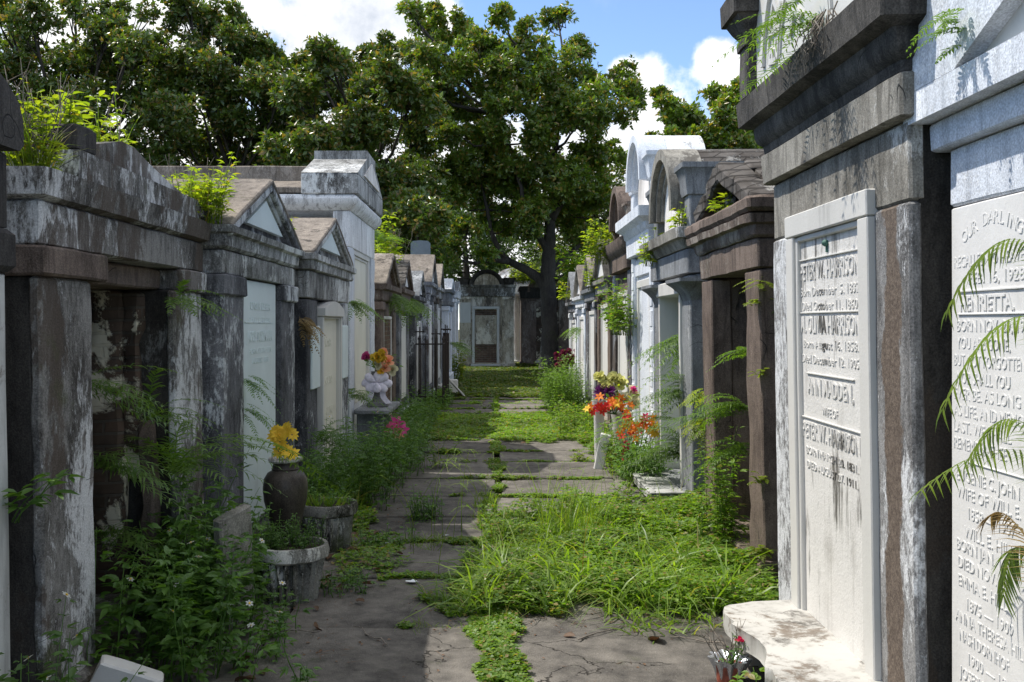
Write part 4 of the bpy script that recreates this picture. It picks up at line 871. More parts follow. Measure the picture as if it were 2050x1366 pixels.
m = MB(); m.prism([(-W/2+.02, 2.20), (W/2, 2.20), (0, 2.44)], .5, D, amp=.01); m.build('roof', M['brown_stucco'], r)
m = MB(); m.block(-.72, -.50, -.01, .20, 2.339, 2.452, seg=.05, amp=.008); m.build('roof_block', M['soot'], r)
m = MB(); m.block(-.55, -.15, .42, .75, 2.38, 2.56, seg=.07, amp=.012); m.build('roof_block', M['soot'], r)

# --- dark tomb with white tablet
r, W, D = tomb('blue-black streaked tomb with a plain white marble tablet and white triangle in its gable', 'L', 6.12, 8.3, -1.665, D=2.8, seed=9)
body(r, W, D, 1.91, 'streaked', pw=.50, proj=.08, pmat='streaked', cap=.13, zp=1.905, capproj=.025)
LL = [('UNSER LIEBER', .02, 1.70, .05, .62, .02), ('GATTE FREDR', .0, 1.60, .045, .66, 0), ('JACOB SOLTMANN', .0, 1.475, .07, .78, .03), ('BORN AT BREMEN', .02, 1.385, .04, .68, 0), ('AUGUST 1830', .02, 1.315, .04, .5, 0), ('WIFE', -.15, 1.13, .05, .2, .0)]
tablet(r, -.555, .52, .20, 1.90, y=.035, mat='marble_shade', lines=[(a, b, c, d, e, f) for a, b, c, d, e, f in LL], depth=.005)
m = MB(); m.block(-.46, .40, .030, .04, 1.57+.035, 1.575+.035, amp=0, c=.001); m.build('rule_line', M['marble_shade'], r)
band(r, W, D, [(1.912, -.005), (1.92, .0), (2.05, .004), (2.06, -.01)], 'old_lime', 'frieze', .004)
band(r, W, D, [(2.062, .01), (2.08, .03), (2.15, .035), (2.16, .07), (2.20, .08), (2.205, .05)], 'old_lime', 'cornice', .004)
gable(r, W, D, 2.21, 2.64, 'streaked', 'roof_concrete', o=.05, t=.08, inset=1, imat='marble_shade', oy=.06, kmat='streaked')
tag_l = ledge('low dark stone step carrying the urn', (-1.66, 6.45, 0), .34, 1.1, .2, .18, 'soot', legs=False); tag_l.rotation_euler.z = math.pi

# --- smaller limewashed tomb with cream tablet
r, W, D = tomb('small streaked limewashed tomb with a narrow cream tablet and side plaques', 'L', 8.5, 10.9, -1.60, D=2.6, seed=10)
body(r, W, D, 1.82, 'streaked', pw=.5, proj=.10, pmat='streaked', cap=0)
for s in (-1, 1):
    m = MB(); m.block(s*.86-.20, s*.86+.20, -.02, .04, 1.02, 1.58, amp=.001); m.build('plaque', M['marble_shade'], r)
tablet(r, -.50, .50, .1, 1.66, y=.02, mat='marble_cream', frame=.07, fmat='marble_frame', fy=-.03,
       lines=[('MOTHER', 0, 1.38, .07, .34, .03), ('LOUISE', 0, 1.02, .07, .5, .03), ('PAULINE', 0, .72, .07, .5, .03), ('E. JANE', 0, .38, .07, .5, .03)], depth=.005)
m = MB(); m.prism([(-.58, 1.672), (.58, 1.672), (.58, 1.74), (.25, 1.80), (0, 1.815), (-.25, 1.80), (-.58, 1.74)], -.05, .08, amp=.001); m.build('tablet_hood', M['marble_frame'], r)
band(r, W, D, [(1.822, .0), (1.83, .01), (2.05, .015), (2.06, .0)], 'old_lime', 'frieze', .004)
band(r, W, D, [(2.062, .03), (2.07, .05), (2.14, .055), (2.15, .08), (2.20, .085), (2.205, .05)], 'old_lime', 'cornice', .004)
gable(r, W, D, 2.21, 2.62, 'old_lime', 'roof_concrete', o=.05, t=.07, inset=1, imat='marble_shade', oy=.06, ib=.16)

# --- tall white tomb
r, W, D = tomb('tall white painted tomb with cracked roll moulding and long parapet ridge', 'L', 11.45, 13.8, -1.66, D=3.2, seed=11)
body(r, W, D, 2.60, 'white_lime', pw=.34, proj=.07, pmat='blue_white', cap=0, zp=2.48)
tablet(r, -.62, .62, .62, 2.42, y=.05, mat='marble_cream', frame=.14, fmat='marble_frame', thick=.04,
       lines=[('FAMILY', 0, 2.05, .08, .6, .02), ('TOMB OF', 0, 1.9, .06, .5, 0)] if False else None)
m = MB(); m.block(-W/2-.004, W/2+.004, .002, .2, 2.482, 2.90, amp=.002); m.build('frieze', M['white_lime'], r)
band(r, W, D, [(2.902, .01), (2.92, .03), (2.95, .065), (2.99, .09), (3.03, .095), (3.07, .07), (3.08, .06)], 'white_lime', 'roll_moulding', .003)
m = MB(); m.block(-W/2-.09, W/2+.09, -.10, .55, 3.082, 3.32, amp=.004); m.prism([(-W/2-.09, 3.325), (W/2+.09, 3.325), (.42, 3.62), (.42, 3.72), (-.42, 3.72), (-.42, 3.62)], -.098, .55, amp=.004); m.build('pediment', M['old_lime'], r)
m = MB(); m.prism([(-.75, 3.36), (.75, 3.36), (0, 3.62)], -.115, -.05, amp=.001); m.build('pediment_panel', M['marble_crackle'], r)
m = MB(); m.prism([(-W/2-.06, 3.10), (W/2+.06, 3.10), (W/2+.06, 3.16), (0, 3.42), (-W/2-.06, 3.16)], .55, D+.1, amp=.006); m.build('roof', M['roof_concrete'], r)
m = MB(); m.block(-.12, .12, .56, D+.1, 3.38, 3.58, amp=.004); m.build('ridge', M['roof_concrete'], r)
sl = ledge('grey slate shelf projecting from the tall white tomb', (-1.64, 12.2, 0), .42, 1.25, .60, .06, 'slate_grey'); sl.rotation_euler.z = math.pi

specL = [('brown gabled tomb with vegetation spilling from its eaves, next to the tall white tomb', 14.05, 16.2, -1.60, 2.16, 2.66, 'brown_stucco', 'roof_concrete', 'brick'),
         ('small sooty gabled tomb with a broken brick capital', 16.35, 18.2, -1.56, 2.18, 2.70, 'brown_stucco', 'brick_roof', 'marble'),
         ('low gabled tomb with a small white triangle, behind the iron fence', 18.35, 20.2, -1.46, 2.10, 2.62, 'streaked', 'slate_grey', 'marble'),
         ('higher brown roofed tomb carrying the slate headstone', 20.4, 22.4, -1.36, 2.45, 3.08, 'flaked', 'roof_concrete', 'marble'),
         ('dark gabled tomb last before the pale tomb of the left row', 22.6, 24.4, -1.30, 2.42, 3.0, 'dark_stucco', 'roof_concrete', 'marble')]
for i, (lb, a, b, x, ze, za, mt, rm, tm) in enumerate(specL):
    r, W, D = tomb(lb, 'L', a, b, x, seed=30+i)
    body(r, W, D, ze-.24, mt, pw=.38, proj=.06, pmat=['brown_stucco', 'flaked', 'streaked', 'flaked', 'dark_stucco'][i], cap=.12)
    tablet(r, -.5, .5, .3, ze-.5, mat=tm if tm != 'brick' else 'brick', y=.03, frame=.05, fmat='marble')
    band(r, W, D, [(ze-.24, .01), (ze-.22, .03), (ze-.09, .035), (ze-.07, .09), (ze, .10)], mt, amp=.006)
    gable(r, W, D, ze+.004, za, mt, rm, inset=(i != 0), imat='marble', o=.08, t=.07, amp=.006)
r, W, D = tomb('pale blue-white flat-topped tomb near the far end of the left row', 'L', 24.8, 26.9, -1.15, seed=36)
body(r, W, D, 2.05, 'blue_white', pw=.4, proj=.05, cap=.12, plinth=.3)
tablet(r, -.5, .5, .4, 1.85, mat='marble', frame=.06)
band(r, W, D, [(2.052, .0), (2.06, .06), (2.16, .07), (2.17, .02), (2.36, .02), (2.38, .08), (2.45, .10), (2.46, .0)], 'slate_grey'); gable(r, W, D, 2.462, 2.76, 'blue_white', 'white_lime', o=.05)
r, W, D = tomb('white plastered tomb just beyond the pale blue-white one', 'L', 27.6, 29.8, -1.08, seed=37)
body(r, W, D, 2.3, 'white_lime', pw=.3, proj=.05, cap=.1); tablet(r, -.5, .5, .4, 1.95, mat='marble', frame=.06); band(r, W, D, [(2.3, .0), (2.32, .06), (2.42, .07), (2.5, .1), (2.52, 0)], 'white_lime'); gable(r, W, D, 2.525, 2.8, 'white_lime', 'slate_grey', o=.05)

# ================================================================== FAR END
r, W, D = tomb('arched stucco tomb with bricked-up doorway facing down the alley', 'F', -1.27, .70, 36.0, D=2.6, seed=40)
body(r, W, D, 2.58, 'old_plaster', pw=.42, proj=.06, pmat='old_plaster', cap=.10, plinth=.16)
m = MB(); m.block(-.42, .36, .05, .2, .18, 2.10, amp=.002); m.build('brick_infill', M['brick'], r)
m = MB(); m.block(-.42, .36, .03, .06, .85, 1.90, amp=.002); m.build('plaster_patch', M['old_plaster'], r)
m = MB(); m.block(-.52, -.43, -.03, .15, .14, 2.12, amp=.002); m.block(.37, .46, -.03, .15, .14, 2.12, amp=.002); m.block(-.53, .47, -.034, .15, 2.122, 2.22, amp=.002); m.block(-.56, .50, -.08, .15, .06, .14, amp=.002); m.build('door_frame', M['marble_frame'], r)
m = MB(); m.block(-W/2+.01, -W/2+.41, -.022, .01, 1.62, 2.36, amp=.001); m.build('plaque', M['marble_frame'], r)
band(r, W, D, [(2.582, .02), (2.6, .04), (2.9, .05), (2.92, .08), (2.96, .1), (3.0, .1)], 'dark_stucco'); arched(r, W, D, 3.002, 3.26, .64, 'dark_cornice', 'soot', cap=.12, zc=2.92, sw=.3, pmat='old_plaster', arcw=.08)
r, W, D = tomb('shaded arched tomb with crumbling brick front behind the tree trunk', 'F', 1.02, 2.95, 37.4, D=2.6, seed=41)
body(r, W, D, 2.55, 'brown_stucco', pw=.55, proj=.06, pmat='brown_stucco', cap=.1); m = MB(); m.block(-.42, .42, .03, .2, .2, 2.2, amp=.003); m.build('brick_infill', M['brick_paint'], r)
m = MB(); m.block(-.46, .46, -.05, .1, .12, .2, amp=.002); m.build('sill', M['marble_frame'], r)
band(r, W, D, [(2.552, .02), (2.6, .04), (2.85, .05), (2.87, .1), (2.95, .1)], 'soot'); arched(r, W, D, 2.952, 3.0, .75, 'brown_stucco', 'soot', cap=.04, zc=2.78, sw=.2, pmat='roof_concrete')
r, W, D = tomb('domed whitewashed tomb with black stains rising behind the arched tomb', 'F', -.1, 2.1, 41.5, D=2.2, seed=42)
body(r, W, D, 3.3, 'white_lime', pw=.3, proj=.05, cap=.1); m = MB(); m.lathe([(1.12, 3.25), (1.10, 3.35), (1.02, 3.55), (.85, 3.75), (.6, 3.9), (.3, 3.99), (.02, 4.02)], 32, T=Matrix.Translation((0, 1.1, 0)), amp=.01); m.build('dome', M['flaked'], r)
r, W, D = tomb('dim grey tomb in the right far corner beside the tree', 'F', 3.1, 4.9, 32.5, D=2.4, seed=43)
body(r, W, D, 2.3, 'slate_grey', pw=.4, proj=.05, cap=.1); band(r, W, D, [(2.3, .0), (2.32, .06), (2.45, .1), (2.5, .1)], 'slate_grey'); gable(r, W, D, 2.502, 2.9, 'slate_grey', 'soot', o=.08)
r, W, D = tomb('low white plastered tomb glimpsed between the two arched tombs', 'F', .78, 1.5, 39.4, D=1.5, seed=44)
body(r, W, D, 2.7, 'white_lime', pw=.1, proj=.03, cap=0); band(r, W, D, [(2.7, 0), (2.72, .05), (2.8, .05)], 'white_lime')
r, W, D = tomb('dark ivy-topped tomb closing the right side of the far lawn', 'R', 24.0, 26.0, 2.05, seed=45)
body(r, W, D, 2.2, 'streaked', pw=.4, proj=.05, cap=.1); band(r, W, D, [(2.2, .0), (2.22, .06), (2.35, .1), (2.4, .1)], 'soot'); gable(r, W, D, 2.402, 2.8, 'streaked', 'soot', o=.08)
r, W, D = tomb('bluish cement tomb standing at the corner right of the tree trunk', 'R', 28.0, 30.2, 2.25, seed=46)
body(r, W, D, 2.3, 'slate_grey', pw=.4, proj=.05, cap=.1); band(r, W, D, [(2.3, .0), (2.32, .06), (2.45, .1), (2.5, .1)], 'slate_grey'); gable(r, W, D, 2.502, 2.85, 'slate_grey', 'soot', o=.08)

# ================================================================== TREES
big = [(820,25,26),(861,62,46),(925,55,36),(950,92,50),(1006,37,26),(1052,62,26),(1116,36,30),(820,135,60),(893,130,50),(980,118,48),(1062,122,48),(1155,102,34),(1120,158,56),(1185,162,42),(1243,168,38),(1264,192,28),(1203,222,56),(1123,225,56),(1062,178,52),(980,172,34),(870,185,56),(870,243,48),(900,262,36),(1163,272,46),(1222,318,34),(942,312,52),(898,342,48),(1002,347,56),(1082,352,58),(1155,362,56),(950,384,56),(1042,402,56),(1123,410,52),(1183,392,42),(909,388,36),(1062,440,46),(1150,445,40),(1002,440,38),(1082,262,40),(1178,470,30),(935,455,30),(905,500,30),(975,505,22),(1020,330,40),(850,300,30),(960,225,40),(1000,262,34),(945,282,34),(1015,200,40),(900,205,44),(1150,225,44),(1090,310,48),(1000,150,34),(1040,90,30),(870,20,22),(1180,330,44),(985,300,34)]
tr = [([(1098,756,0),(1100,690,0),(1099,620,0),(1097,560,0),(1098,520,0),(1100,480,0),(1102,430,.1),(1108,370,.2),(1112,300,.2),(1120,230,.1),(1130,160,0)], [.38,.29,.27,.26,.24,.21,.17,.13,.09,.06,.03]),
      ([(1097,585,0),(1078,556,.1),(1050,538,.2),(1022,525,.3),(1000,505,.3),(985,470,.4),(975,420,.4),(960,350,.3)], [.20,.17,.15,.12,.10,.08,.06,.03]),
      ([(1022,525,.3),(985,520,0),(950,528,-.3),(915,520,-.6)], [.11,.08,.06,.03]),
      ([(1098,505,0),(1075,470,-.3),(1050,420,-.6),(1040,360,-.7),(1020,290,-.8),(1000,230,-.8)], [.12,.10,.08,.06,.05,.03]),
      ([(1100,545,0),(1130,520,.4),(1160,490,.8),(1190,440,1)], [.13,.1,.08,.04]), ([(1104,440,0),(1140,380,.4),(1180,300,.6),(1220,230,.8)], [.13,.1,.08,.04]), ([(1112,560,0),(1140,548,-.3),(1170,545,-.5),(1200,530,-.8)], [.09,.07,.05,.02])]
tree('magnolia with a forked dark trunk standing on the lawn at the end of the alley', big, 34, 1098, 22000, trunk=tr, dY=2.0, group='magnolia trees behind the tombs')
def fill(x0, x1, y0, y1, r, step): return [(x+random.gauss(0, step*.2), y+random.gauss(0, step*.2), r*random.uniform(.8, 1.2)) for y in np.arange(y0, y1, step) for x in np.arange(x0, x1, step)]
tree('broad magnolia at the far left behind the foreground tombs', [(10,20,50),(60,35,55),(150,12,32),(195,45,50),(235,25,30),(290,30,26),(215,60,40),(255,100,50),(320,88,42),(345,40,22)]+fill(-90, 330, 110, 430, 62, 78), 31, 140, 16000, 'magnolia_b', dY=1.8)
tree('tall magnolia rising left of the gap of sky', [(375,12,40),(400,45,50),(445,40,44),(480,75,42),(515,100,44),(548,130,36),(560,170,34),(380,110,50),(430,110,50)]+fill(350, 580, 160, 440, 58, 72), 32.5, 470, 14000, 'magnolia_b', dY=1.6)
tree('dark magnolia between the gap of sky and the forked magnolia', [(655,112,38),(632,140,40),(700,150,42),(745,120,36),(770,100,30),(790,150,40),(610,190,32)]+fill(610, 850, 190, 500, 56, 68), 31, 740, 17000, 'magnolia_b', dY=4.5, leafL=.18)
tree('sparse magnolia over the roofs on the right', [(1325,198,18),(1345,225,28),(1375,245,34),(1435,200,32),(1480,185,34),(1450,240,40),(1500,235,44),(1410,275,34),(1370,290,26),(1460,300,40),(1515,300,44),(1345,268,16),(1310,280,14),(1550,230,50),(1580,290,50)], 30, 1470, 5200, dY=1.5, group='magnolia trees behind the tombs')
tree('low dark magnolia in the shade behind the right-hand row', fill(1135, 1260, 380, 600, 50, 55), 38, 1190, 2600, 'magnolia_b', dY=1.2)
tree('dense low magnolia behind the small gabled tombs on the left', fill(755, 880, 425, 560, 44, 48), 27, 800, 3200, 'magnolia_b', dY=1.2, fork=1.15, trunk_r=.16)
tree('light green oak beyond the domed tomb', fill(890, 1010, 440, 580, 44, 42), 50, 930, 4200, 'oak', dY=2, leafL=.13, leafW=.08, group='light green trees in the distance', name='oak_tree')
tree('light green oak behind the trunk of the forked magnolia', fill(1020, 1180, 480, 600, 44, 46), 52, 1090, 4200, 'oak', dY=2, leafL=.13, leafW=.08, group='light green trees in the distance', name='oak_tree')
tree('pale green oak filling the gap over the left row', fill(845, 905, 420, 560, 34, 38), 47, 860, 2200, 'oak', dY=1.5, leafL=.13, leafW=.08, group='light green trees in the distance', name='oak_tree')
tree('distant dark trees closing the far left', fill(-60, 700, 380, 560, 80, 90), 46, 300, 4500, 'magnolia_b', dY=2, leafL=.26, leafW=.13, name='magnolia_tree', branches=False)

# ================================================================== VESSELS AND FLOWERS
def blossom(vg, c, r, ax=(0, 0, 1), kind='rose'):
    ax = np.array(ax, float); ax /= np.linalg.norm(ax); n = {'rose': 22, 'mum': 90, 'lily': 6, 'poin': 10, 'small': 8}[kind]
    rd = rng.normal(size=(n, 3)); rd -= np.outer(rd@ax, ax); rd = nrm(rd); t = np.linspace(0, 1, n)
    if kind in ('lily', 'poin', 'small'):
        a = np.arange(n)*6.283/n+random.random(); u = np.cross(ax, [.3, .2, .9]); u /= np.linalg.norm(u); v = np.cross(ax, u); rd = np.outer(np.cos(a), u)+np.outer(np.sin(a), v)
        D = nrm(rd+ax*U(.15, .6, n)[:, None]); P = np.tile(c, (n, 1))+rd*.1*r; vg.add(leaves(P, D, nrm(ax-rd*.4), r*U(.8, 1.1, n), np.full(n, r*.55), ((0, .3), (.35, 1), (.7, .75), (1, .04)), .15, .3))
    elif kind == 'mum':
        D = nrm(rd*U(.1, 1.2, n)[:, None]+ax*U(-.2, 1.1, n)[:, None]); vg.add(leaves(np.tile(c, (n, 1))+D*r*.15, D, nrm(ax-D*.5+1e-3), r*U(.7, 1., n), np.full(n, r*.17), ((0, .5), (.6, 1), (1, .3)), .2, .1))
    else:
        D = nrm(rd*(t**.8)[:, None]*1.0+ax*(1.05-t)[:, None]); vg.add(leaves(np.tile(c, (n, 1))+ax*r*-.25+rd*(r*.15*t)[:, None], D, nrm(ax*1-rd*.6), r*(.75+.35*t), r*(.45+.5*t), ((0, .4), (.4, .95), (.8, 1.05), (1, .6)), .25, -.15))
def bouquet(label, pos, items, group, leafy=0, lr=.1, stems=True, name='flower_bouquet', cat='flowers', leafm='weed', base=(0, 0, 0)):
    """items: (colour, kind, x, y, z, r)"""
    root = empty(name, pos); tag(root, label, cat, group); st = MB()
    for col, kind, x, y, z, r in items:
        vg = VG(); blossom(vg, np.array((x, y, z)), r, (x*.8+random.gauss(0, .1)-.2*(x > 9), y*.8-.35, max(.2, z)*.8+random.gauss(0, .1)), kind); vg.build('flower', M[col], root)
        if stems: st.tube([base, ((base[0]+x)*.5, (base[1]+y)*.5, (base[2]+z)*.6), (x, y, z-.01)], .0025, 4)
    if stems: st.build('stems', M['weed'], root, ang=180)
    if leafy:
        g = VG(); P = rng.normal(0, lr*.6, (leafy, 3)); P[:, 2] = np.abs(P[:, 2])*.9+np.mean([i[4] for i in items])*.45; D = nrm(P*np.array([1, 1, .3])+rng.normal(0, .03, P.shape)); g.add(leaves(P, D, np.tile([0, 0, 1.], (leafy, 1))+rng.normal(0, .4, P.shape), U(.04, .07, leafy), U(.025, .045, leafy)))
        g.build('foliage', M[leafm], root)
    return root
def vessel(label, pos, prof, mat, name, cat, group, flute=0, nf=16, parts=None, n=48, rot=0):
    global SEED; SEED = Vector((pos[0]*7, pos[1]*3, 2)); root = empty(name, pos, rot); tag(root, label, cat, group)
    for nm, pr, mt, fl in parts or [(name.split('_')[-1]+'_body', prof, mat, flute)]:
        m = MB(); m.lathe(pr, n if not fl else 96, flute=fl, nf=nf, amp=.009 if mt == 'planter' and n > 40 else .003); m.build(nm, M[mt], root, ang=50)
    return root
# dark urn
vessel('dark glazed urn with a ringed neck standing before the white tablet', (-1.375, 6.55, .2), None, None, 'urn', 'urn', 'vessels along the left row',
       parts=[('urn_body', [(.001, 0), (.075, 0), (.085, .02), (.11, .12), (.138, .24), (.146, .32), (.140, .38), (.118, .42), (.085, .44), (.08, .45)], 'urn', 0),
              ('neck', [(.088, .438), (.092, .448), (.086, .456), (.082, .475), (.085, .49), (.080, .495), (.075, .48), (.07, .45)], 'urn', 0), ('rim', [(.086, .488), (.106, .493), (.112, .505), (.106, .52), (.085, .522), (.075, .51), (.074, .49)], 'planter', 0)])
it = [('yellow', 'poin', *v) for v in ((-.03, -.05, .17, .05), (.02, -.05, .19, .05), (-.07, -.02, .15, .045), (.05, -.03, .16, .045), (-.02, -.07, .12, .05), (.02, -.06, .06, .05), (.06, -.05, .04, .045), (-.03, -.06, .055, .045), (.0, .03, .20, .045), (-.05, -.05, .19, .04))]
bouquet('yellow artificial poinsettias in the dark urn', (-1.37, 6.52, .715), it, 'flowers left at the tombs', name='yellow_flowers')
pp = lambda R_, H: [('pot', [(.001, 0), (R_*.72, 0), (R_*.74, H*.06), (R_*.80, H*.4), (R_*.9, H*.72), (R_*.91, H*.76)], 'planter', .17), ('rim', [(R_*.88, H*.755), (R_*1.02, H*.80), (R_*1.04, H*.90), (R_*1.0, H*1.0), (R_*.9, H*1.0), (R_*.86, H*.9), (R_*.84, H*.8)], 'planter', 0), ('soil', [(.001, H*.92), (R_*.5, H*.93), (R_*.88, H*.90)], 'soil', 0)]
vessel('nearer fluted cement planter crusted with moss', (-1.17, 5.75, -.01), None, None, 'fluted_planter', 'planter', 'fluted planters on the left', parts=pp(.205, .34), nf=22)
vessel('farther fluted cement planter with tall grass, beside the urn', (-1.17, 6.98, -.01), None, None, 'fluted_planter', 'planter', 'fluted planters on the left', parts=pp(.205, .36), nf=22, rot=.3)
weed('low fine-leaved weeds filling the nearer fluted planter', (-1.17, 5.75, .30), 60, .17, .15, leaf=.018, node=.018, group='plants in the planters', tri=True)
weed('grass and weeds growing in the farther fluted planter', (-1.17, 6.98, .33), 16, .16, .14, leaf=.025, node=.03, grass=110, group='plants in the planters')
# bow vase on the slate shelf
vp = (-1.40, 11.98, .602); root = empty('ribboned_vase', vp); tag(root, 'grey stone vase tied with a large pearly ribbon bow on the slate shelf', 'vase', 'vessels along the left row')
m = MB(); m.block(-.13, .13, -.11, .11, 0, .06, amp=.004); m.build('foot', M['statue'], root); m = MB(); m.lathe([(.08, .058), (.075, .09), (.06, .14), (.075, .2), (.10, .27), (.11, .33), (.095, .38), (.08, .40), (.085, .42), (.06, .42)], 28, amp=.006); m.build('vase_body', M['statue'], root)
def petal_loop(m, c, a, L, wd, y0):
    n = 14; rings = []
    for k, (yy, s) in enumerate(((0, .55), (-.012, .9), (-.026, 1.0), (-.040, .8), (-.046, .35))):
        ring = []
        for i in range(n):
            t = 2*math.pi*i/n; x = L*.5*(1-math.cos(t)); z = math.sin(t)*wd*(.35+.65*x/L)*s*(1+.12*math.sin(5*t)); x = L*.5+(x-L*.5)*(.6+.4*s)
            ring.append(Vector(c)+Matrix.Rotation(a, 3, 'Y') @ Vector((x, yy+y0, z)))
        rings.append(ring)
    m.loft(rings)
m = MB()
for q, (a, L) in enumerate(((.1, .15), (math.pi-.1, .15), (.75, .13), (math.pi-.7, .13), (-.6, .13), (math.pi+.55, .13), (-1.4, .10), (1.5, .10))): petal_loop(m, (0, -.10, .30), a, L*1.25, .07, -.006*q)
m.build('bow', M['ribbon'], root, ang=180)
m = MB()
for s in (-1, 1):
    rings = []
    for i in range(9): t = i/8; x = s*(.02+.11*t+.02*math.sin(t*7)); z = .30-.26*t; rings.append([Vector((x-.035, -.125-.01*math.sin(t*9), z)), Vector((x+.035, -.13+.01*math.sin(t*8), z+.01))])
    m.loft(rings, False, False, closed=False)
m.build('ribbon_tails', M['ribbon'], root, ang=180)
it = [('pink', 'rose', -.15, -.08, .16, .07), ('yellow', 'rose', .0, -.10, .18, .095), ('yellow', 'rose', -.01, -.13, .17, .06), ('peach', 'rose', .12, -.08, .13, .065), ('peach', 'rose', .08, -.12, .05, .062), ('cream', 'rose', .16, -.08, .02, .065), ('cream', 'rose', -.01, -.13, .08, .06), ('peach', 'rose', .05, -.02, .22, .05), ('yellow', 'rose', .04, -.14, .00, .045)]
bouquet('yellow, peach and pink roses in the ribboned vase', (-1.38, 11.95, 1.03), it, 'flowers left at the tombs', leafy=80, lr=.14, name='rose_bouquet')
it = [('pink', 'lily', 0, 0, .10, .09), ('pink', 'lily', .06, -.02, .03, .08), ('pink', 'lily', -.06, -.03, .03, .07), ('peach', 'lily', .02, -.06, -.02, .07), ('crimson', 'lily', -.03, .0, .07, .07)]
bouquet('pink artificial lilies dropped among the weeds on the left', (-1.02, 10.4, .46), it, 'flowers left at the tombs', leafy=20, lr=.08, name='pink_lilies', base=(0, 0, -.3))
# right-hand bouquet group
vessel('plain grey cylinder vase holding the large mixed bouquet', (1.44, 11.25, 0), [(.001, 0), (.10, 0), (.105, .02), (.10, .3), (.12, .54), (.13, .60), (.115, .60), (.09, .3)], 'marble_frame', 'flower_vase', 'vase', 'vases on the right', n=32)
it = [('lime', 'rose', -.06+random.gauss(0, .09), random.gauss(0, .05), .36+random.gauss(0, .035), .07) for i in range(9)]+[('purple', 'mum', -.24, -.06, .22, .10), ('purple', 'mum', -.16, -.08, .23, .09), ('cream', 'rose', .10, -.06, .22, .08), ('cream', 'rose', .14, -.05, .10, .08), ('cream', 'rose', .02, -.1, .16, .07), ('pink', 'rose', .12, -.08, .26, .04)]
bouquet('large bouquet with lime hydrangea heads and purple chrysanthemums', (1.44, 11.2, .60), it, 'flowers left at the tombs', leafy=60, lr=.16, name='mixed_bouquet', leafm='weed_sun')
it = [(random.choice(['red', 'red', 'orange', 'orange', 'yellow', 'crimson']), 'lily', -.26+.42*i/26+random.gauss(0, .03), random.gauss(0, .05), .02+random.gauss(0, .04)+.10*math.sin(i/26*3), .055) for i in range(26)]
bouquet('spray of red, orange and yellow artificial lilies hanging over the vase', (1.33, 10.95, .60), it, 'flowers left at the tombs', leafy=20, lr=.15, name='red_spray')
it = [(random.choice(['red', 'orange', 'orange', 'crimson']), 'lily', random.gauss(0, .10), random.gauss(0, .05), .0+random.gauss(0, .07), .05) for i in range(20)]+[('yellow', 'lily', .17+random.gauss(0, .03), -.05, -.03+random.gauss(0, .04), .06) for i in range(6)]+[('crimson', 'rose', -.10+random.gauss(0, .02), -.05, -.16-.045*i, .035) for i in range(5)]
bouquet('lower spray of orange, red and yellow artificial flowers', (1.46, 10.3, .52), it, 'flowers left at the tombs', leafy=40, lr=.16, name='orange_spray', leafm='weed_sun', base=(0, 0, -.45))
vessel('small white cup vase under the purple chrysanthemums', (1.17, 11.15, .0), [(.001, 0), (.045, 0), (.05, .1), (.06, .62), (.085, .74), (.075, .74), (.05, .6)], 'marble', 'cup_vase', 'vase', 'vases on the right', n=24)
it = [('maroon', 'rose', random.gauss(0, .12), random.gauss(0, .06), random.gauss(0, .08), .065) for i in range(16)]
bouquet('dark maroon rose bouquet against the far right tombs', (1.50, 21.0, .86), it, 'flowers left at the tombs', leafy=40, lr=.16, name='maroon_bouquet', base=(0, 0, -.6))
# little crushed pot by the marble ledge
vessel('small faded flower pot wrapped in foil at the corner of the marble ledge', (1.03, 4.36, 0), None, None, 'flower_pot', 'flower pot', 'vases on the right', parts=[('pot', [(.001, 0), (.05, 0), (.062, .09), (.066, .11), (.055, .11), (.05, .07)], 'red_pot' if 'red_pot' in M else 'paper', 0), ('foil', [(.052, .04), (.075, .10), (.10, .14), (.085, .135), (.06, .1)], 'foil' if 'foil' in M else 'ribbon', .25)], nf=9)
root = weed('dry twigs and one red rosebud stuck in the small foil pot', (1.03, 4.36, .09), 6, .04, .16, leaf=.02, group='flowers left at the tombs', dead=9, name='dried_flowers', cat='flowers'); vg = VG(); blossom(vg, np.array((.04, -.02, .13)), .022, (0, -.4, 1), 'rose'); vg.build('flower', M['crimson'], root)

# ================================================================== LOOSE THINGS
def slab(label, name, cat, loc, dims, rot, mat, group=None, amp=.005):
    global SEED; SEED = Vector(loc); m = MB(); a, b, c = dims; m.block(-a/2, a/2, -b/2, b/2, 0, c, seg=.06, amp=amp, c=.008); o = m.build(name, M[mat]); o.location = loc; o.rotation_euler = rot; return tag(o, label, cat, group)
slab('broken grey stone slab leaning in the weeds before the dark tomb', 'stone_fragment', 'stone slab', (-1.36, 5.32, -.02), (.24, .055, .66), (R(6), R(-12), R(62)), 'grey_stucco', 'loose pieces of stone')
slab('white angular stone chip at the foot of the nearest left pilaster', 'stone_fragment', 'stone slab', (-1.57, 4.02, -.03), (.26, .09, .27), (R(10), R(24), R(20)), 'marble_frame', 'loose pieces of stone', .012)
slab('split white marble post leaning beside the flowers', 'marble_post', 'marble post', (1.12, 10.75, 0), (.115, .08, .42), (R(4), R(12), R(-10)), 'marble', 'loose pieces of stone', .010)
slab('thin pale board propped against the far end of the left row', 'leaning_board', 'board', (-.62, 21.6, -.02), (.035, .5, .62), (0, R(-42), R(8)), 'marble_frame', 'loose pieces of stone', .002)
slab('white block at the foot of the pale blue-white tomb', 'stone_block', 'stone block', (-.98, 22.4, 0), (.30, .35, .34), (0, 0, .1), 'marble_frame', 'loose pieces of stone')
slab('broken corner of cement lying on the right margin', 'stone_fragment', 'stone slab', (1.28, 5.6, 0), (.16, .12, .08), (0, R(8), .5), 'brown_stucco', 'loose pieces of stone', .012)
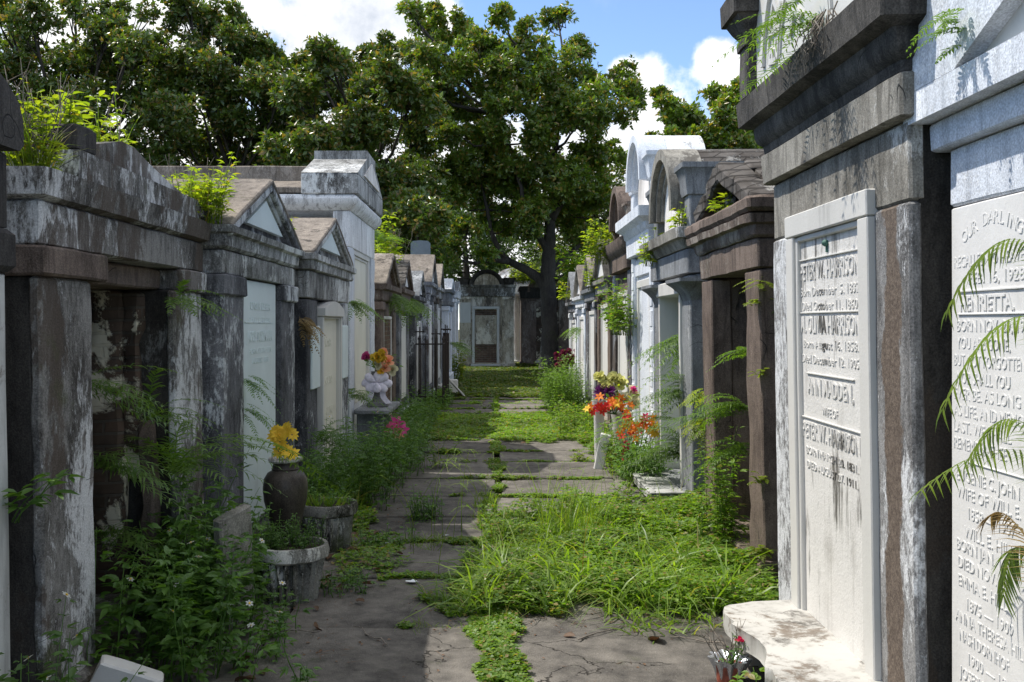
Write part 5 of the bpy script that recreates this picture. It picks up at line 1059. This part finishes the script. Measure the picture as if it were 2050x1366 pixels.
m = MB(); m.prism([(-.22, 0), (.22, 0), (.22, .42), (.17, .47), (0, .485), (-.17, .47), (-.22, .42)], 0, .09, amp=.001); o = m.build('headstone', M['slate']); o.location = (-1.66, 22.3, 2.98); tag(o, 'blue-grey slate headstone standing on a tomb roof', 'headstone')
# iron fence
root = empty('iron_fence', (-1.1, 19.4, 0)); tag(root, 'rusted black iron fence with cross finials round a left-hand tomb', 'fence')
for i, (x, y, h, rr) in enumerate([(-.28, -1.0, 1.38, .018), (.02, -1.0, 1.34, .018), (.14, .0, 1.42, .045), (.10, 1.6, 1.4, .045)]):
    m = MB(); m.tube([(x, y, -.05), (x, y, h)], rr, 8)
    m.build('post', M['iron'], root)
    m = MB(); m.tube([(x, y, h), (x, y, h+.16)], .012, 6); m.tube([(x-.07, y, h+.07), (x+.07, y, h+.07)], .012, 6); m.tube([(x, y-.07, h+.07), (x, y+.07, h+.07)], .012, 6)
    for q in (-.07, .07): m.lathe([(.001, -.022), (.022, 0), (.001, .022)], 8, T=Matrix.Translation((x+q, y, h+.07))); m.lathe([(.001, -.022), (.022, 0), (.001, .022)], 8, T=Matrix.Translation((x, y+q, h+.07)))
    m.build('finial', M['iron'], root)
m = MB(); m.tube([(-.50, -1.0, 1.22), (.14, -1.0, 1.22)], .014, 6); m.tube([(.14, -1.0, 1.22), (.12, 1.6, 1.22)], .014, 6); m.tube([(.14, -1.0, .25), (.12, 1.6, .25)], .014, 6); m.tube([(-.50, -1.0, .25), (.14, -1.0, .25)], .014, 6); m.build('rail', M['iron'], root)
pk = None
for i in range(16):
    if pk is None: m = MB(); m.tube([(0, 0, .1), (0, 0, 1.3)], .008, 6); m.lathe([(.001, 1.29), (.016, 1.31), (.001, 1.37)], 6); pk = m.build('picket', M['iron'], root); o = pk
    else: o = pk.copy(); COL.objects.link(o); o.parent = root
    t = i/16; o.location = (.14, -1.0+2.5*t, 0) if i < 12 else (-.44+.13*(i-12), -1.0, 0)
# fallen leaves and litter
def fallen(pos, s):
    vg = VG(); vg.add(leaves(np.array([[-s/2, 0, 0]]), np.array([[1, 0, .1]]), np.array([[0, random.gauss(0, .3), 1]]), [s], [s*.5], ((0, .05), (.2, .7), (.5, 1), (.8, .7), (1, .05)), .3, random.uniform(-.2, .35)))
    o = vg.build('fallen_leaf', M['deadleaf']); o.location = pos; o.rotation_euler = (random.gauss(0, .25), random.gauss(0, .2), random.uniform(0, 6.28)); return tag(o, 'curled brown magnolia leaf lying on the shaded ground', 'fallen leaf', 'fallen magnolia leaves')
for i in range(40):
    x, y = [(random.gauss(-.95, .14), random.uniform(5.8, 7.6)), (random.gauss(-1.05, .2), random.uniform(4.3, 5.8)), (random.uniform(-1.2, 1.5), random.uniform(8, 14)), (random.uniform(.1, 1.5), random.gauss(5.3, .25))][random.choice([0, 0, 0, 1, 1, 2, 2, 3])]
    s = random.uniform(.05, .15); o = fallen((x, y, .03), s)
    o['label'] = ('small' if s < .085 else 'medium' if s < .12 else 'large')+' curled brown leaf lying '+('beside the fluted planters' if y < 7.7 and y > 5.9 and x < 0 else 'on the shaded slabs at the lower left' if x < 0 and y < 6 else 'at the near edge of the grass patch' if y < 6.5 else 'on the farther slabs of the path')
for i, (px, py, s, lb) in enumerate([(825, 1174, .07, 'scrap of white litter in the middle of the shaded slab'), (893, 1080, .04, 'tiny white paper scrap by the grass joint'), (660, 1120, .06, 'crumpled white tissue beside the nearer planter'), (775, 765+330, .03, 'small pale flake on the shaded slab')]):
    Y = F*1.6/(py-648); p = at(px, py, Y); m = MB(); pts = [(random.gauss(math.cos(a)*s*.5, s*.14), random.gauss(math.sin(a)*s*.32, s*.1), random.uniform(0, s*.12)) for a in np.linspace(0, 5.6, 9)]
    m.add(pts+[(q[0]*.9, q[1]*.9, q[2]-.002) for q in pts], [tuple(range(9)), tuple(range(17, 8, -1))]+[(i, i+9, (i+1) % 9+9, (i+1) % 9) for i in range(9)]); o = m.build('paper_scrap', M['paper']); o.location = (p.x, p.y, .03); tag(o, lb, 'litter', 'scraps of litter')
for i, (x, y) in enumerate([(-.62, 5.0), (-1.02, 5.05), (.55, 5.05), (1.0, 4.9)]):
    m = MB(); a = random.uniform(0, 3); L_ = random.uniform(.15, .4); pts = [Vector((math.cos(a)*L_*t+random.gauss(0, .012), math.sin(a)*L_*t+random.gauss(0, .012), .03+random.uniform(0, .02))) for t in np.linspace(-.5, .5, 6)]; m.tube(pts, [.004, .004, .003, .003, .002, .001], 5); m.tube([pts[3], pts[3]+Vector((.05, .06, .01))], [.002, .001], 4)
    o = m.build('fallen_twig', M['twig'], ang=180); o.location = (x, y, 0); tag(o, ['dry twig in the shade at the bottom centre left', 'dry twig nearest the daisy weeds on the left', 'dry twig on the sunlit slab just below the grass patch', 'dry twig on the sunlit slab towards the marble ledge'][i], 'twig', 'fallen twigs')

# ================================================================== WEEDS, FERNS, PALM
wl = 'leafy weeds growing beside the path'
weed('tall daisy weeds at the bottom left corner of the picture', (-1.50, 3.30, 0), 20, .22, .50, leaf=.055, flowers='d', fprob=.5, group=wl, out=(.1, .1))
weed('leafy shoot sprouting from the marble edge above the left corner', (-1.68, 3.5, .90), 3, .02, .22, leaf=.05, group=wl, out=(.9, .1))
weed('dense dark weed bed covering the niche of the large dark tomb', (-1.52, 4.85, 0), 80, .1, .52, leaf=.056, flowers='d', fprob=.14, group=wl, square=(.28, .62), out=(.15, 0))
weed('taller weed mass climbing the wall before the niche', (-1.62, 5.30, 0), 34, .1, .72, leaf=.06, flowers='d', fprob=.10, group=wl, square=(.18, .5), out=(.12, 0))
weed('low weeds with white daisies spilling towards the path', (-1.22, 4.72, 0), 38, .1, .24, leaf=.045, flowers='d', fprob=.25, group=wl, square=(.22, .45), out=(.25, -.1))
weed('weeds between the leaning slab and the nearer planter', (-1.42, 5.6, 0), 22, .1, .30, leaf=.045, flowers='d', fprob=.15, group=wl, square=(.14, .3))
weed('bright upright weed sprouting from the paving at the bottom edge', (-.78, 4.22, 0), 7, .07, .26, leaf=.05, lw=.42, group=wl)
weed('wiry weeds between the dark tomb and the urn', (-1.46, 6.05, 0), 14, .1, .5, leaf=.038, group=wl, square=(.12, .15))
weed('weeds growing behind the farther planter', (-1.36, 7.9, 0), 50, .1, .62, leaf=.042, group=wl, square=(.22, .5), out=(.1, 0), grass=60)
weed('thick weed bed in front of the cream tablet', (-1.22, 9.2, 0), 110, .1, .62, leaf=.045, group=wl, square=(.34, .85), flowers='d', fprob=.12, out=(.12, 0))
weed('weeds surrounding the dropped pink lilies', (-1.12, 10.6, 0), 80, .1, .50, leaf=.045, group=wl, square=(.38, .7), out=(.1, 0))
weed('weeds under the slate shelf', (-1.15, 12.2, 0), 80, .1, .42, leaf=.045, group=wl, square=(.3, 1.0))
weed('rough weeds along the small gabled tombs', (-1.2, 15.2, 0), 100, .1, .46, leaf=.05, group=wl, square=(.3, 1.9))
weed('weeds below the iron fence', (-1.1, 18.6, 0), 60, .1, .32, leaf=.055, group=wl, square=(.3, 1.3))
weed('yellow-green sapling at the foot of the pale blue-white tomb', (-1.0, 27.2, 0), 14, .15, .95, 'weed_sun', leaf=.08, group=wl)
weed('sunlit round bush against the far right tombs', (1.28, 17.6, 0), 190, .1, .75, 'fern', leaf=.045, group=wl, square=(.36, .9), out=(-.1, 0))
weed('sunlit weeds in front of the round bush', (1.25, 15.2, 0), 110, .1, .34, 'clover', leaf=.045, group=wl, square=(.35, 1.1))
weed('small bush beside the maroon bouquet', (1.35, 20.4, 0), 60, .25, .7, 'fern', leaf=.05, group=wl)
weed('green weeds around the foot of the mixed bouquet', (1.45, 10.6, 0), 80, .1, .40, 'clover', leaf=.05, lw=.42, group=wl, square=(.22, .5), out=(-.15, 0))
weed('weeds by the end of the tray-shaped ledge', (1.50, 9.85, 0), 60, .1, .42, 'weed', leaf=.05, lw=.42, group=wl, square=(.2, .25), out=(-.15, 0))
weed('tall leafy weed with red berries in the brown doorway', (1.62, 7.0, 0), 18, .1, .72, 'clover', leaf=.055, lw=.38, group=wl, square=(.07, .28), out=(-.06, 0))
weed('weeds at the threshold of the brown doorway', (1.57, 7.05, 0), 30, .1, .36, 'clover', leaf=.055, lw=.38, group=wl, square=(.12, .4), out=(-.06, 0))
weed('broad green weed under the marble ledge', (1.0, 3.86, 0), 10, .07, .20, 'clover', leaf=.07, group=wl)
weed('low broad-leaved weeds at the bottom edge right of centre', (.75, 3.72, 0), 22, .1, .12, 'clover', leaf=.055, lw=.4, group=wl, square=(.4, .12))
weed('small light green seedling on the far slab left of the marble post', (.95, 11.4, 0), 9, .08, .16, 'weed_sun', leaf=.05, lw=.35, group=wl)
weed('bushy weeds rooted by the far path edge on the left', (-.55, 8.0, 0), 40, .14, .22, leaf=.03, group=wl)
weed('arching seedling over the path before the lilies', (-.62, 10.9, 0), 14, .1, .42, 'clover', leaf=.03, group=wl, lean=.9)
weed('low weeds creeping onto the path beside the nearer planter', (-.86, 5.95, 0), 20, .1, .14, leaf=.035, group=wl, square=(.14, .2))
weed('low weeds on the shaded joint right of the farther planter', (-.78, 7.15, 0), 18, .1, .13, leaf=.032, group=wl, square=(.25, .08))
# on the roofs
wr = 'weeds sprouting on the tomb roofs'
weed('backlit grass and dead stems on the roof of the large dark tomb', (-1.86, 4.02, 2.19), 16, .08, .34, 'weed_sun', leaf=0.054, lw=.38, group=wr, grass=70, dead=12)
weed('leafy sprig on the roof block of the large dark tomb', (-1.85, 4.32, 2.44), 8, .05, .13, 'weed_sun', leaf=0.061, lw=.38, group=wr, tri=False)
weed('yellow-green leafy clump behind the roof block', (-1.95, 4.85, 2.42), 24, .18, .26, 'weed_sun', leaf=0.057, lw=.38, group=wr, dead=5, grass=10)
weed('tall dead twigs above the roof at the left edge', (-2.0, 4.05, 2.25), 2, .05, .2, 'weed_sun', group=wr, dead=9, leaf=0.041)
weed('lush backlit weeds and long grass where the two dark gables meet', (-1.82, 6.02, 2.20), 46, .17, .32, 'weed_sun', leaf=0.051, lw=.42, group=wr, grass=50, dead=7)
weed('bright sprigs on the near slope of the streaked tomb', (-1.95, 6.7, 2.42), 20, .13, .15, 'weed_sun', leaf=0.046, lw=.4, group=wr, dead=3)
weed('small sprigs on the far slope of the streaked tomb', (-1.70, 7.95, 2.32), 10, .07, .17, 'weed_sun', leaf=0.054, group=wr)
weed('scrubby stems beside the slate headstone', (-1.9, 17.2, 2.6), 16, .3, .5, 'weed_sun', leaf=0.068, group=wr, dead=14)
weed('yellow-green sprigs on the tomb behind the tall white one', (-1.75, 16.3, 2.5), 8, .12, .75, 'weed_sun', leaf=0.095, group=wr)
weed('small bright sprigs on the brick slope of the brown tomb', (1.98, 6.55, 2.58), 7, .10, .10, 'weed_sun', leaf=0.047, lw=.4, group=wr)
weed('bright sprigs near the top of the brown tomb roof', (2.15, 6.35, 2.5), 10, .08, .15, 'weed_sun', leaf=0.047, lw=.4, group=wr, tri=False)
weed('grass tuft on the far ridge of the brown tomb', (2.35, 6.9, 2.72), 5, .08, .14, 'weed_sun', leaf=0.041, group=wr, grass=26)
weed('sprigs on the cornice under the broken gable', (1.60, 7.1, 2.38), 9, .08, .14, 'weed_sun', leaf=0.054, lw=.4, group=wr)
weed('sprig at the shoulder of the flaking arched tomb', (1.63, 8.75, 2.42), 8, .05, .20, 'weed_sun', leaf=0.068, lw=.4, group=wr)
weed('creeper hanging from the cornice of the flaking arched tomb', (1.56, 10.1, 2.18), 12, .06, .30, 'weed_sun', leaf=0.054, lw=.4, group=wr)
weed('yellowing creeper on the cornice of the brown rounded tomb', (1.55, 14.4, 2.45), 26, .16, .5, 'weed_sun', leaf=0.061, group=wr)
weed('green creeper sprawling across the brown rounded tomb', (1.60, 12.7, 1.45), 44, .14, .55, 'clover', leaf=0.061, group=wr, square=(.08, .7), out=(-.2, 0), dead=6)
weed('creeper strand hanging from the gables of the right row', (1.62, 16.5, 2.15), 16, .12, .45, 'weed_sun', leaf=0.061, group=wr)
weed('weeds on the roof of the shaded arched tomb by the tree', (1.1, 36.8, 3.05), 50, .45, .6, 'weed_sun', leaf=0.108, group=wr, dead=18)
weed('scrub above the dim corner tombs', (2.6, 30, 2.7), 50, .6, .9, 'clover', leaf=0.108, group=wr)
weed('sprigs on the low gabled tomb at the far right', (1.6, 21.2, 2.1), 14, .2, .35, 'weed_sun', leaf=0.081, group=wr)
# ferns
fg = 'ferns and small plants rooted in the tomb walls'
def F_(lb, x, y, z, n, L, plen, pw=.011, **k):
    k.setdefault('spread', .6); k['out'] = tuple(q*1.3 for q in k.get('out', (0, 0))); n = int(n*1.3); return fern(lb, 0, 0, 0, n=n, L=L, plen=plen, pw=pw, pos=(x, y, z), **k)
F_('fern clump under the lintel of the large dark tomb', -1.70, 5.35, 1.72, 10, .26, .05, .010, out=(.5, 0), up=.2)
F_('ferns against the brick infill near the foreground pilaster', -2.02, 4.75, 1.30, 10, .42, .09, .010, out=(.9, .2), up=.3)
F_('lower ferns against the brick infill', -2.0, 4.8, .92, 12, .46, .09, .010, out=(.9, .1), up=.3)
F_('drooping ferns halfway down the brick infill', -1.98, 4.9, .55, 10, .42, .08, .010, out=(.9, 0), up=.4)
F_('fern in the middle of the niche', -1.85, 5.25, 1.08, 9, .40, .07, .011, out=(.5, 0), up=.9)
F_('large fern at the base of the crumbling pier', -1.72, 5.35, .80, 16, .55, .10, .011, out=(.25, 0), up=.9)
F_('long single frond reaching over the white tablet', -1.62, 5.55, .95, 3, .85, .11, .010, out=(1.6, 1.8), up=.55, spread=.3, pairs=30)
F_('dark fern in the corner of the white tablet, upper', -1.66, 6.62, 1.22, 9, .20, .035, .008, out=(.5, .3), up=-.1, mat='weed')
F_('dark fern in the corner of the white tablet, lower', -1.66, 6.62, 1.02, 8, .22, .035, .008, out=(.5, .3), up=-.3, mat='weed')
F_('ferns beside the cream tablet base', -1.52, 8.62, .55, 14, .52, .08, .010, out=(.5, .1), up=.9, mat='weed')
F_('dead fern in the corner between the streaked tombs', -1.62, 8.42, 1.62, 10, .2, .04, .01, out=(.5, 0), up=-.2, mat='dry')
F_('narrow ferns hanging between the small tomb and the tall white tomb', -1.60, 11.05, 1.85, 14, .34, .06, .012, out=(.5, .3), up=-.1)
F_('fern column growing from the gap beside the tall white tomb', -1.60, 11.15, .80, 12, .34, .07, .012, out=(.3, -.2), up=.4)
F_('shaggy fern on the far corner of the tall white tomb', -1.62, 13.95, 2.75, 18, .42, .06, .012, out=(.4, 0), up=.6)
F_('ferns spilling from the eaves of the brown gabled tomb', -1.52, 14.9, 2.02, 22, .42, .07, .014, out=(.4, 0), up=-.2)
F_('fern on the small sooty gabled tomb', -1.45, 17.4, 2.0, 16, .45, .08, .016, out=(.4, 0), up=-.2)
F_('fern on the pale blue-white tomb', -1.10, 24.6, 1.1, 14, .6, .1, .02, out=(.5, -.2), up=.1)
F_('big fern filling the upper half of the marble-framed doorway', 1.86, 9.25, 1.50, 22, .50, .09, .012, out=(-.5, .2), up=-.1)
F_('fern in the middle of the marble-framed doorway', 1.84, 9.1, .95, 22, .55, .10, .012, out=(-.6, .1), up=.4)
F_('fern at the bottom of the marble-framed doorway', 1.80, 9.2, .35, 26, .60, .10, .012, out=(-.6, .1), up=.7)
F_('long arching frond leaning out of the marble-framed doorway', 1.75, 9.2, .70, 4, .95, .12, .012, out=(-1.6, .4), up=.6, spread=.3, pairs=30)
F_('fern cascade on the near pillar of the brown doorway', 1.72, 6.75, 1.02, 18, .40, .08, .010, out=(-.7, .3), up=.5)
F_('upper fern on the near pillar of the brown doorway', 1.70, 6.62, 1.42, 8, .22, .05, .010, out=(-.5, .5), up=.2)
F_('hanging moss-like fern below the cascade', 1.72, 6.75, .72, 18, .36, .06, .009, out=(-.5, .3), up=.2)
F_('long pale frond reaching from the brown doorway', 1.72, 6.8, .98, 4, .70, .09, .010, out=(-1.6, .2), up=.35, spread=.3, pairs=26)
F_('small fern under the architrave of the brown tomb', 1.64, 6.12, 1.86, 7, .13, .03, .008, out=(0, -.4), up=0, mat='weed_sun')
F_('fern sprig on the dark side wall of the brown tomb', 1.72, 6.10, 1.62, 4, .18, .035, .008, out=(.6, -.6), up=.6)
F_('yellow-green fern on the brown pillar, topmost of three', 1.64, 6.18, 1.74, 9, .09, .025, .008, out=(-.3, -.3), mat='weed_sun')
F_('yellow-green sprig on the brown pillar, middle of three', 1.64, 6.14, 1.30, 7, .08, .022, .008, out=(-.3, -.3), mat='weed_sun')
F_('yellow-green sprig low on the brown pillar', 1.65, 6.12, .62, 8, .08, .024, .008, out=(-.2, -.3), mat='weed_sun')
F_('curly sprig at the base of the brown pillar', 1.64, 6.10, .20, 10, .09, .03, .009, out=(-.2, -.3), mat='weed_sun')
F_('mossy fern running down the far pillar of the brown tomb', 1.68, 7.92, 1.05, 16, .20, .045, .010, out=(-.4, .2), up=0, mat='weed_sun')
F_('second mossy fern just below, between the brown and grey tombs', 1.68, 7.95, .82, 16, .20, .045, .010, out=(-.4, .2), up=-.1, mat='weed_sun')
F_('small fern by the maroon bouquet wall', 1.6, 19.0, 1.5, 10, .35, .07, .015, out=(-.4, 0), up=0)
F_('fern clump with dangling roots on the sooty cornice', 1.30, 3.95, 2.80, 12, .30, .05, .007, out=(-.5, .5), up=.3)
F_('long frond hanging down across the sooty cornice', 1.30, 4.05, 2.72, 2, .52, .07, .007, out=(-.6, 2.4), up=-.2, spread=.15, pairs=24, droop=.25)
F_('second hanging frond at the top of the sooty cornice', 1.27, 4.0, 2.90, 2, .42, .06, .007, out=(-.6, 1.8), up=.3, spread=.15, pairs=22, droop=.6)
F_('small fern growing from the cracked white parapet', 1.40, 2.98, 2.50, 9, .12, .028, .007, out=(-.3, .2), up=.2)
m = MB()
for i in range(34):
    p = Vector((1.28+random.gauss(0, .02), 3.92+random.gauss(0, .09), 2.80)); pts = [p]
    for j in range(6): p = p+Vector((random.gauss(-.004, .012), random.gauss(0, .018), -random.uniform(.01, .04))); pts.append(p)
    m.tube(pts, [.003, .003, .0025, .002, .002, .0015, .001], 4)
tag(m.build('hanging_roots', M['twig'], ang=180), 'tangle of dry roots dangling from the sooty cornice', 'roots', fg)
# palm fronds reaching in from the right
root = empty('palm_plant', (1.40, 2.05, 0)); tag(root, 'feathery palm whose fronds reach in front of the inscribed tablet at the right edge', 'palm')
def palm_frond(tip, zin, plen=.12, mat='palm', pairs=30, pw=.0065, wid=.45, t0=.35):
    """an arching frond; zin = its height where it passes beside the tablet"""
    a = np.array((0, 0, .5)); t_ = np.array(tip)-np.array((1.40, 2.05, 0)); tm = .68
    if zin is None: ctl = (a+t_)/2+np.array((0, 0, .5))
    else: p = np.array((1.375-1.40, 2.60-2.05, zin)); ctl = (p-a*(1-tm)**2-t_*tm*tm)/(2*tm*(1-tm))
    vg = VG(); ts = np.linspace(0, 1, 16)
    c = lambda t: a*(1-t)**2+ctl*2*t*(1-t)+t_*t*t; pts = np.array([c(t) for t in ts]); tan = nrm(np.gradient(pts, axis=0)); side = nrm(np.cross(tan, [0, 0, 1.])); wd = (.005*(1-ts)+.001)[:, None]
    vg.add((np.stack([pts-side*wd, pts+side*wd], 1).reshape(-1, 3), np.array([[2*i, 2*i+1, 2*i+3, 2*i+2] for i in range(15)])))
    t = np.repeat(np.linspace(t0, .995, pairs), 2); sg = np.tile([1., -1.], pairs); Pp = np.array([c(x) for x in t]); Tn = np.array([np.interp(t, ts, tan[:, k]) for k in range(3)]).T; Tn = nrm(Tn); S = nrm(np.cross(Tn, [0, 0, 1.])); Nn = np.cross(S, Tn)
    Dp = S*sg[:, None]*wid+Tn-np.array([0, 0, .25])+rng.normal(0, .05, Pp.shape); pr = np.sin(np.clip(.25+.65*t, 0, 1)*np.pi)**.5
    vg.add(leaves(Pp, Dp, Nn, plen*pr*U(.85, 1.1, len(t)), np.full(len(t), pw), ((0, .5), (.3, 1), (.6, .8), (1, .05)), .1, .5)); vg.build('frond', M[mat], root)
palm_frond((1.33, 2.92, 1.64), 1.82); palm_frond((1.33, 2.96, 1.34), 1.62, wid=.55); palm_frond((1.31, 3.06, 1.085), 1.27, wid=.9); palm_frond((1.33, 2.78, 1.23), 1.345)
palm_frond((1.36, 2.72, 1.08), 1.06, mat='dry', plen=.12); palm_frond((1.38, 2.70, .86), 1.02)
for i in range(5): a = i*.9+2.9; palm_frond((1.40+math.cos(a)*.35, 2.05-abs(math.sin(a))*.6, .8+.1*i), None)
m = MB(); m.tube([(0, 0, -.05), (0, 0, .25), (.01, 0, .5)], [.07, .06, .035], 10); m.build('stem', M['bark'], root, ang=180)
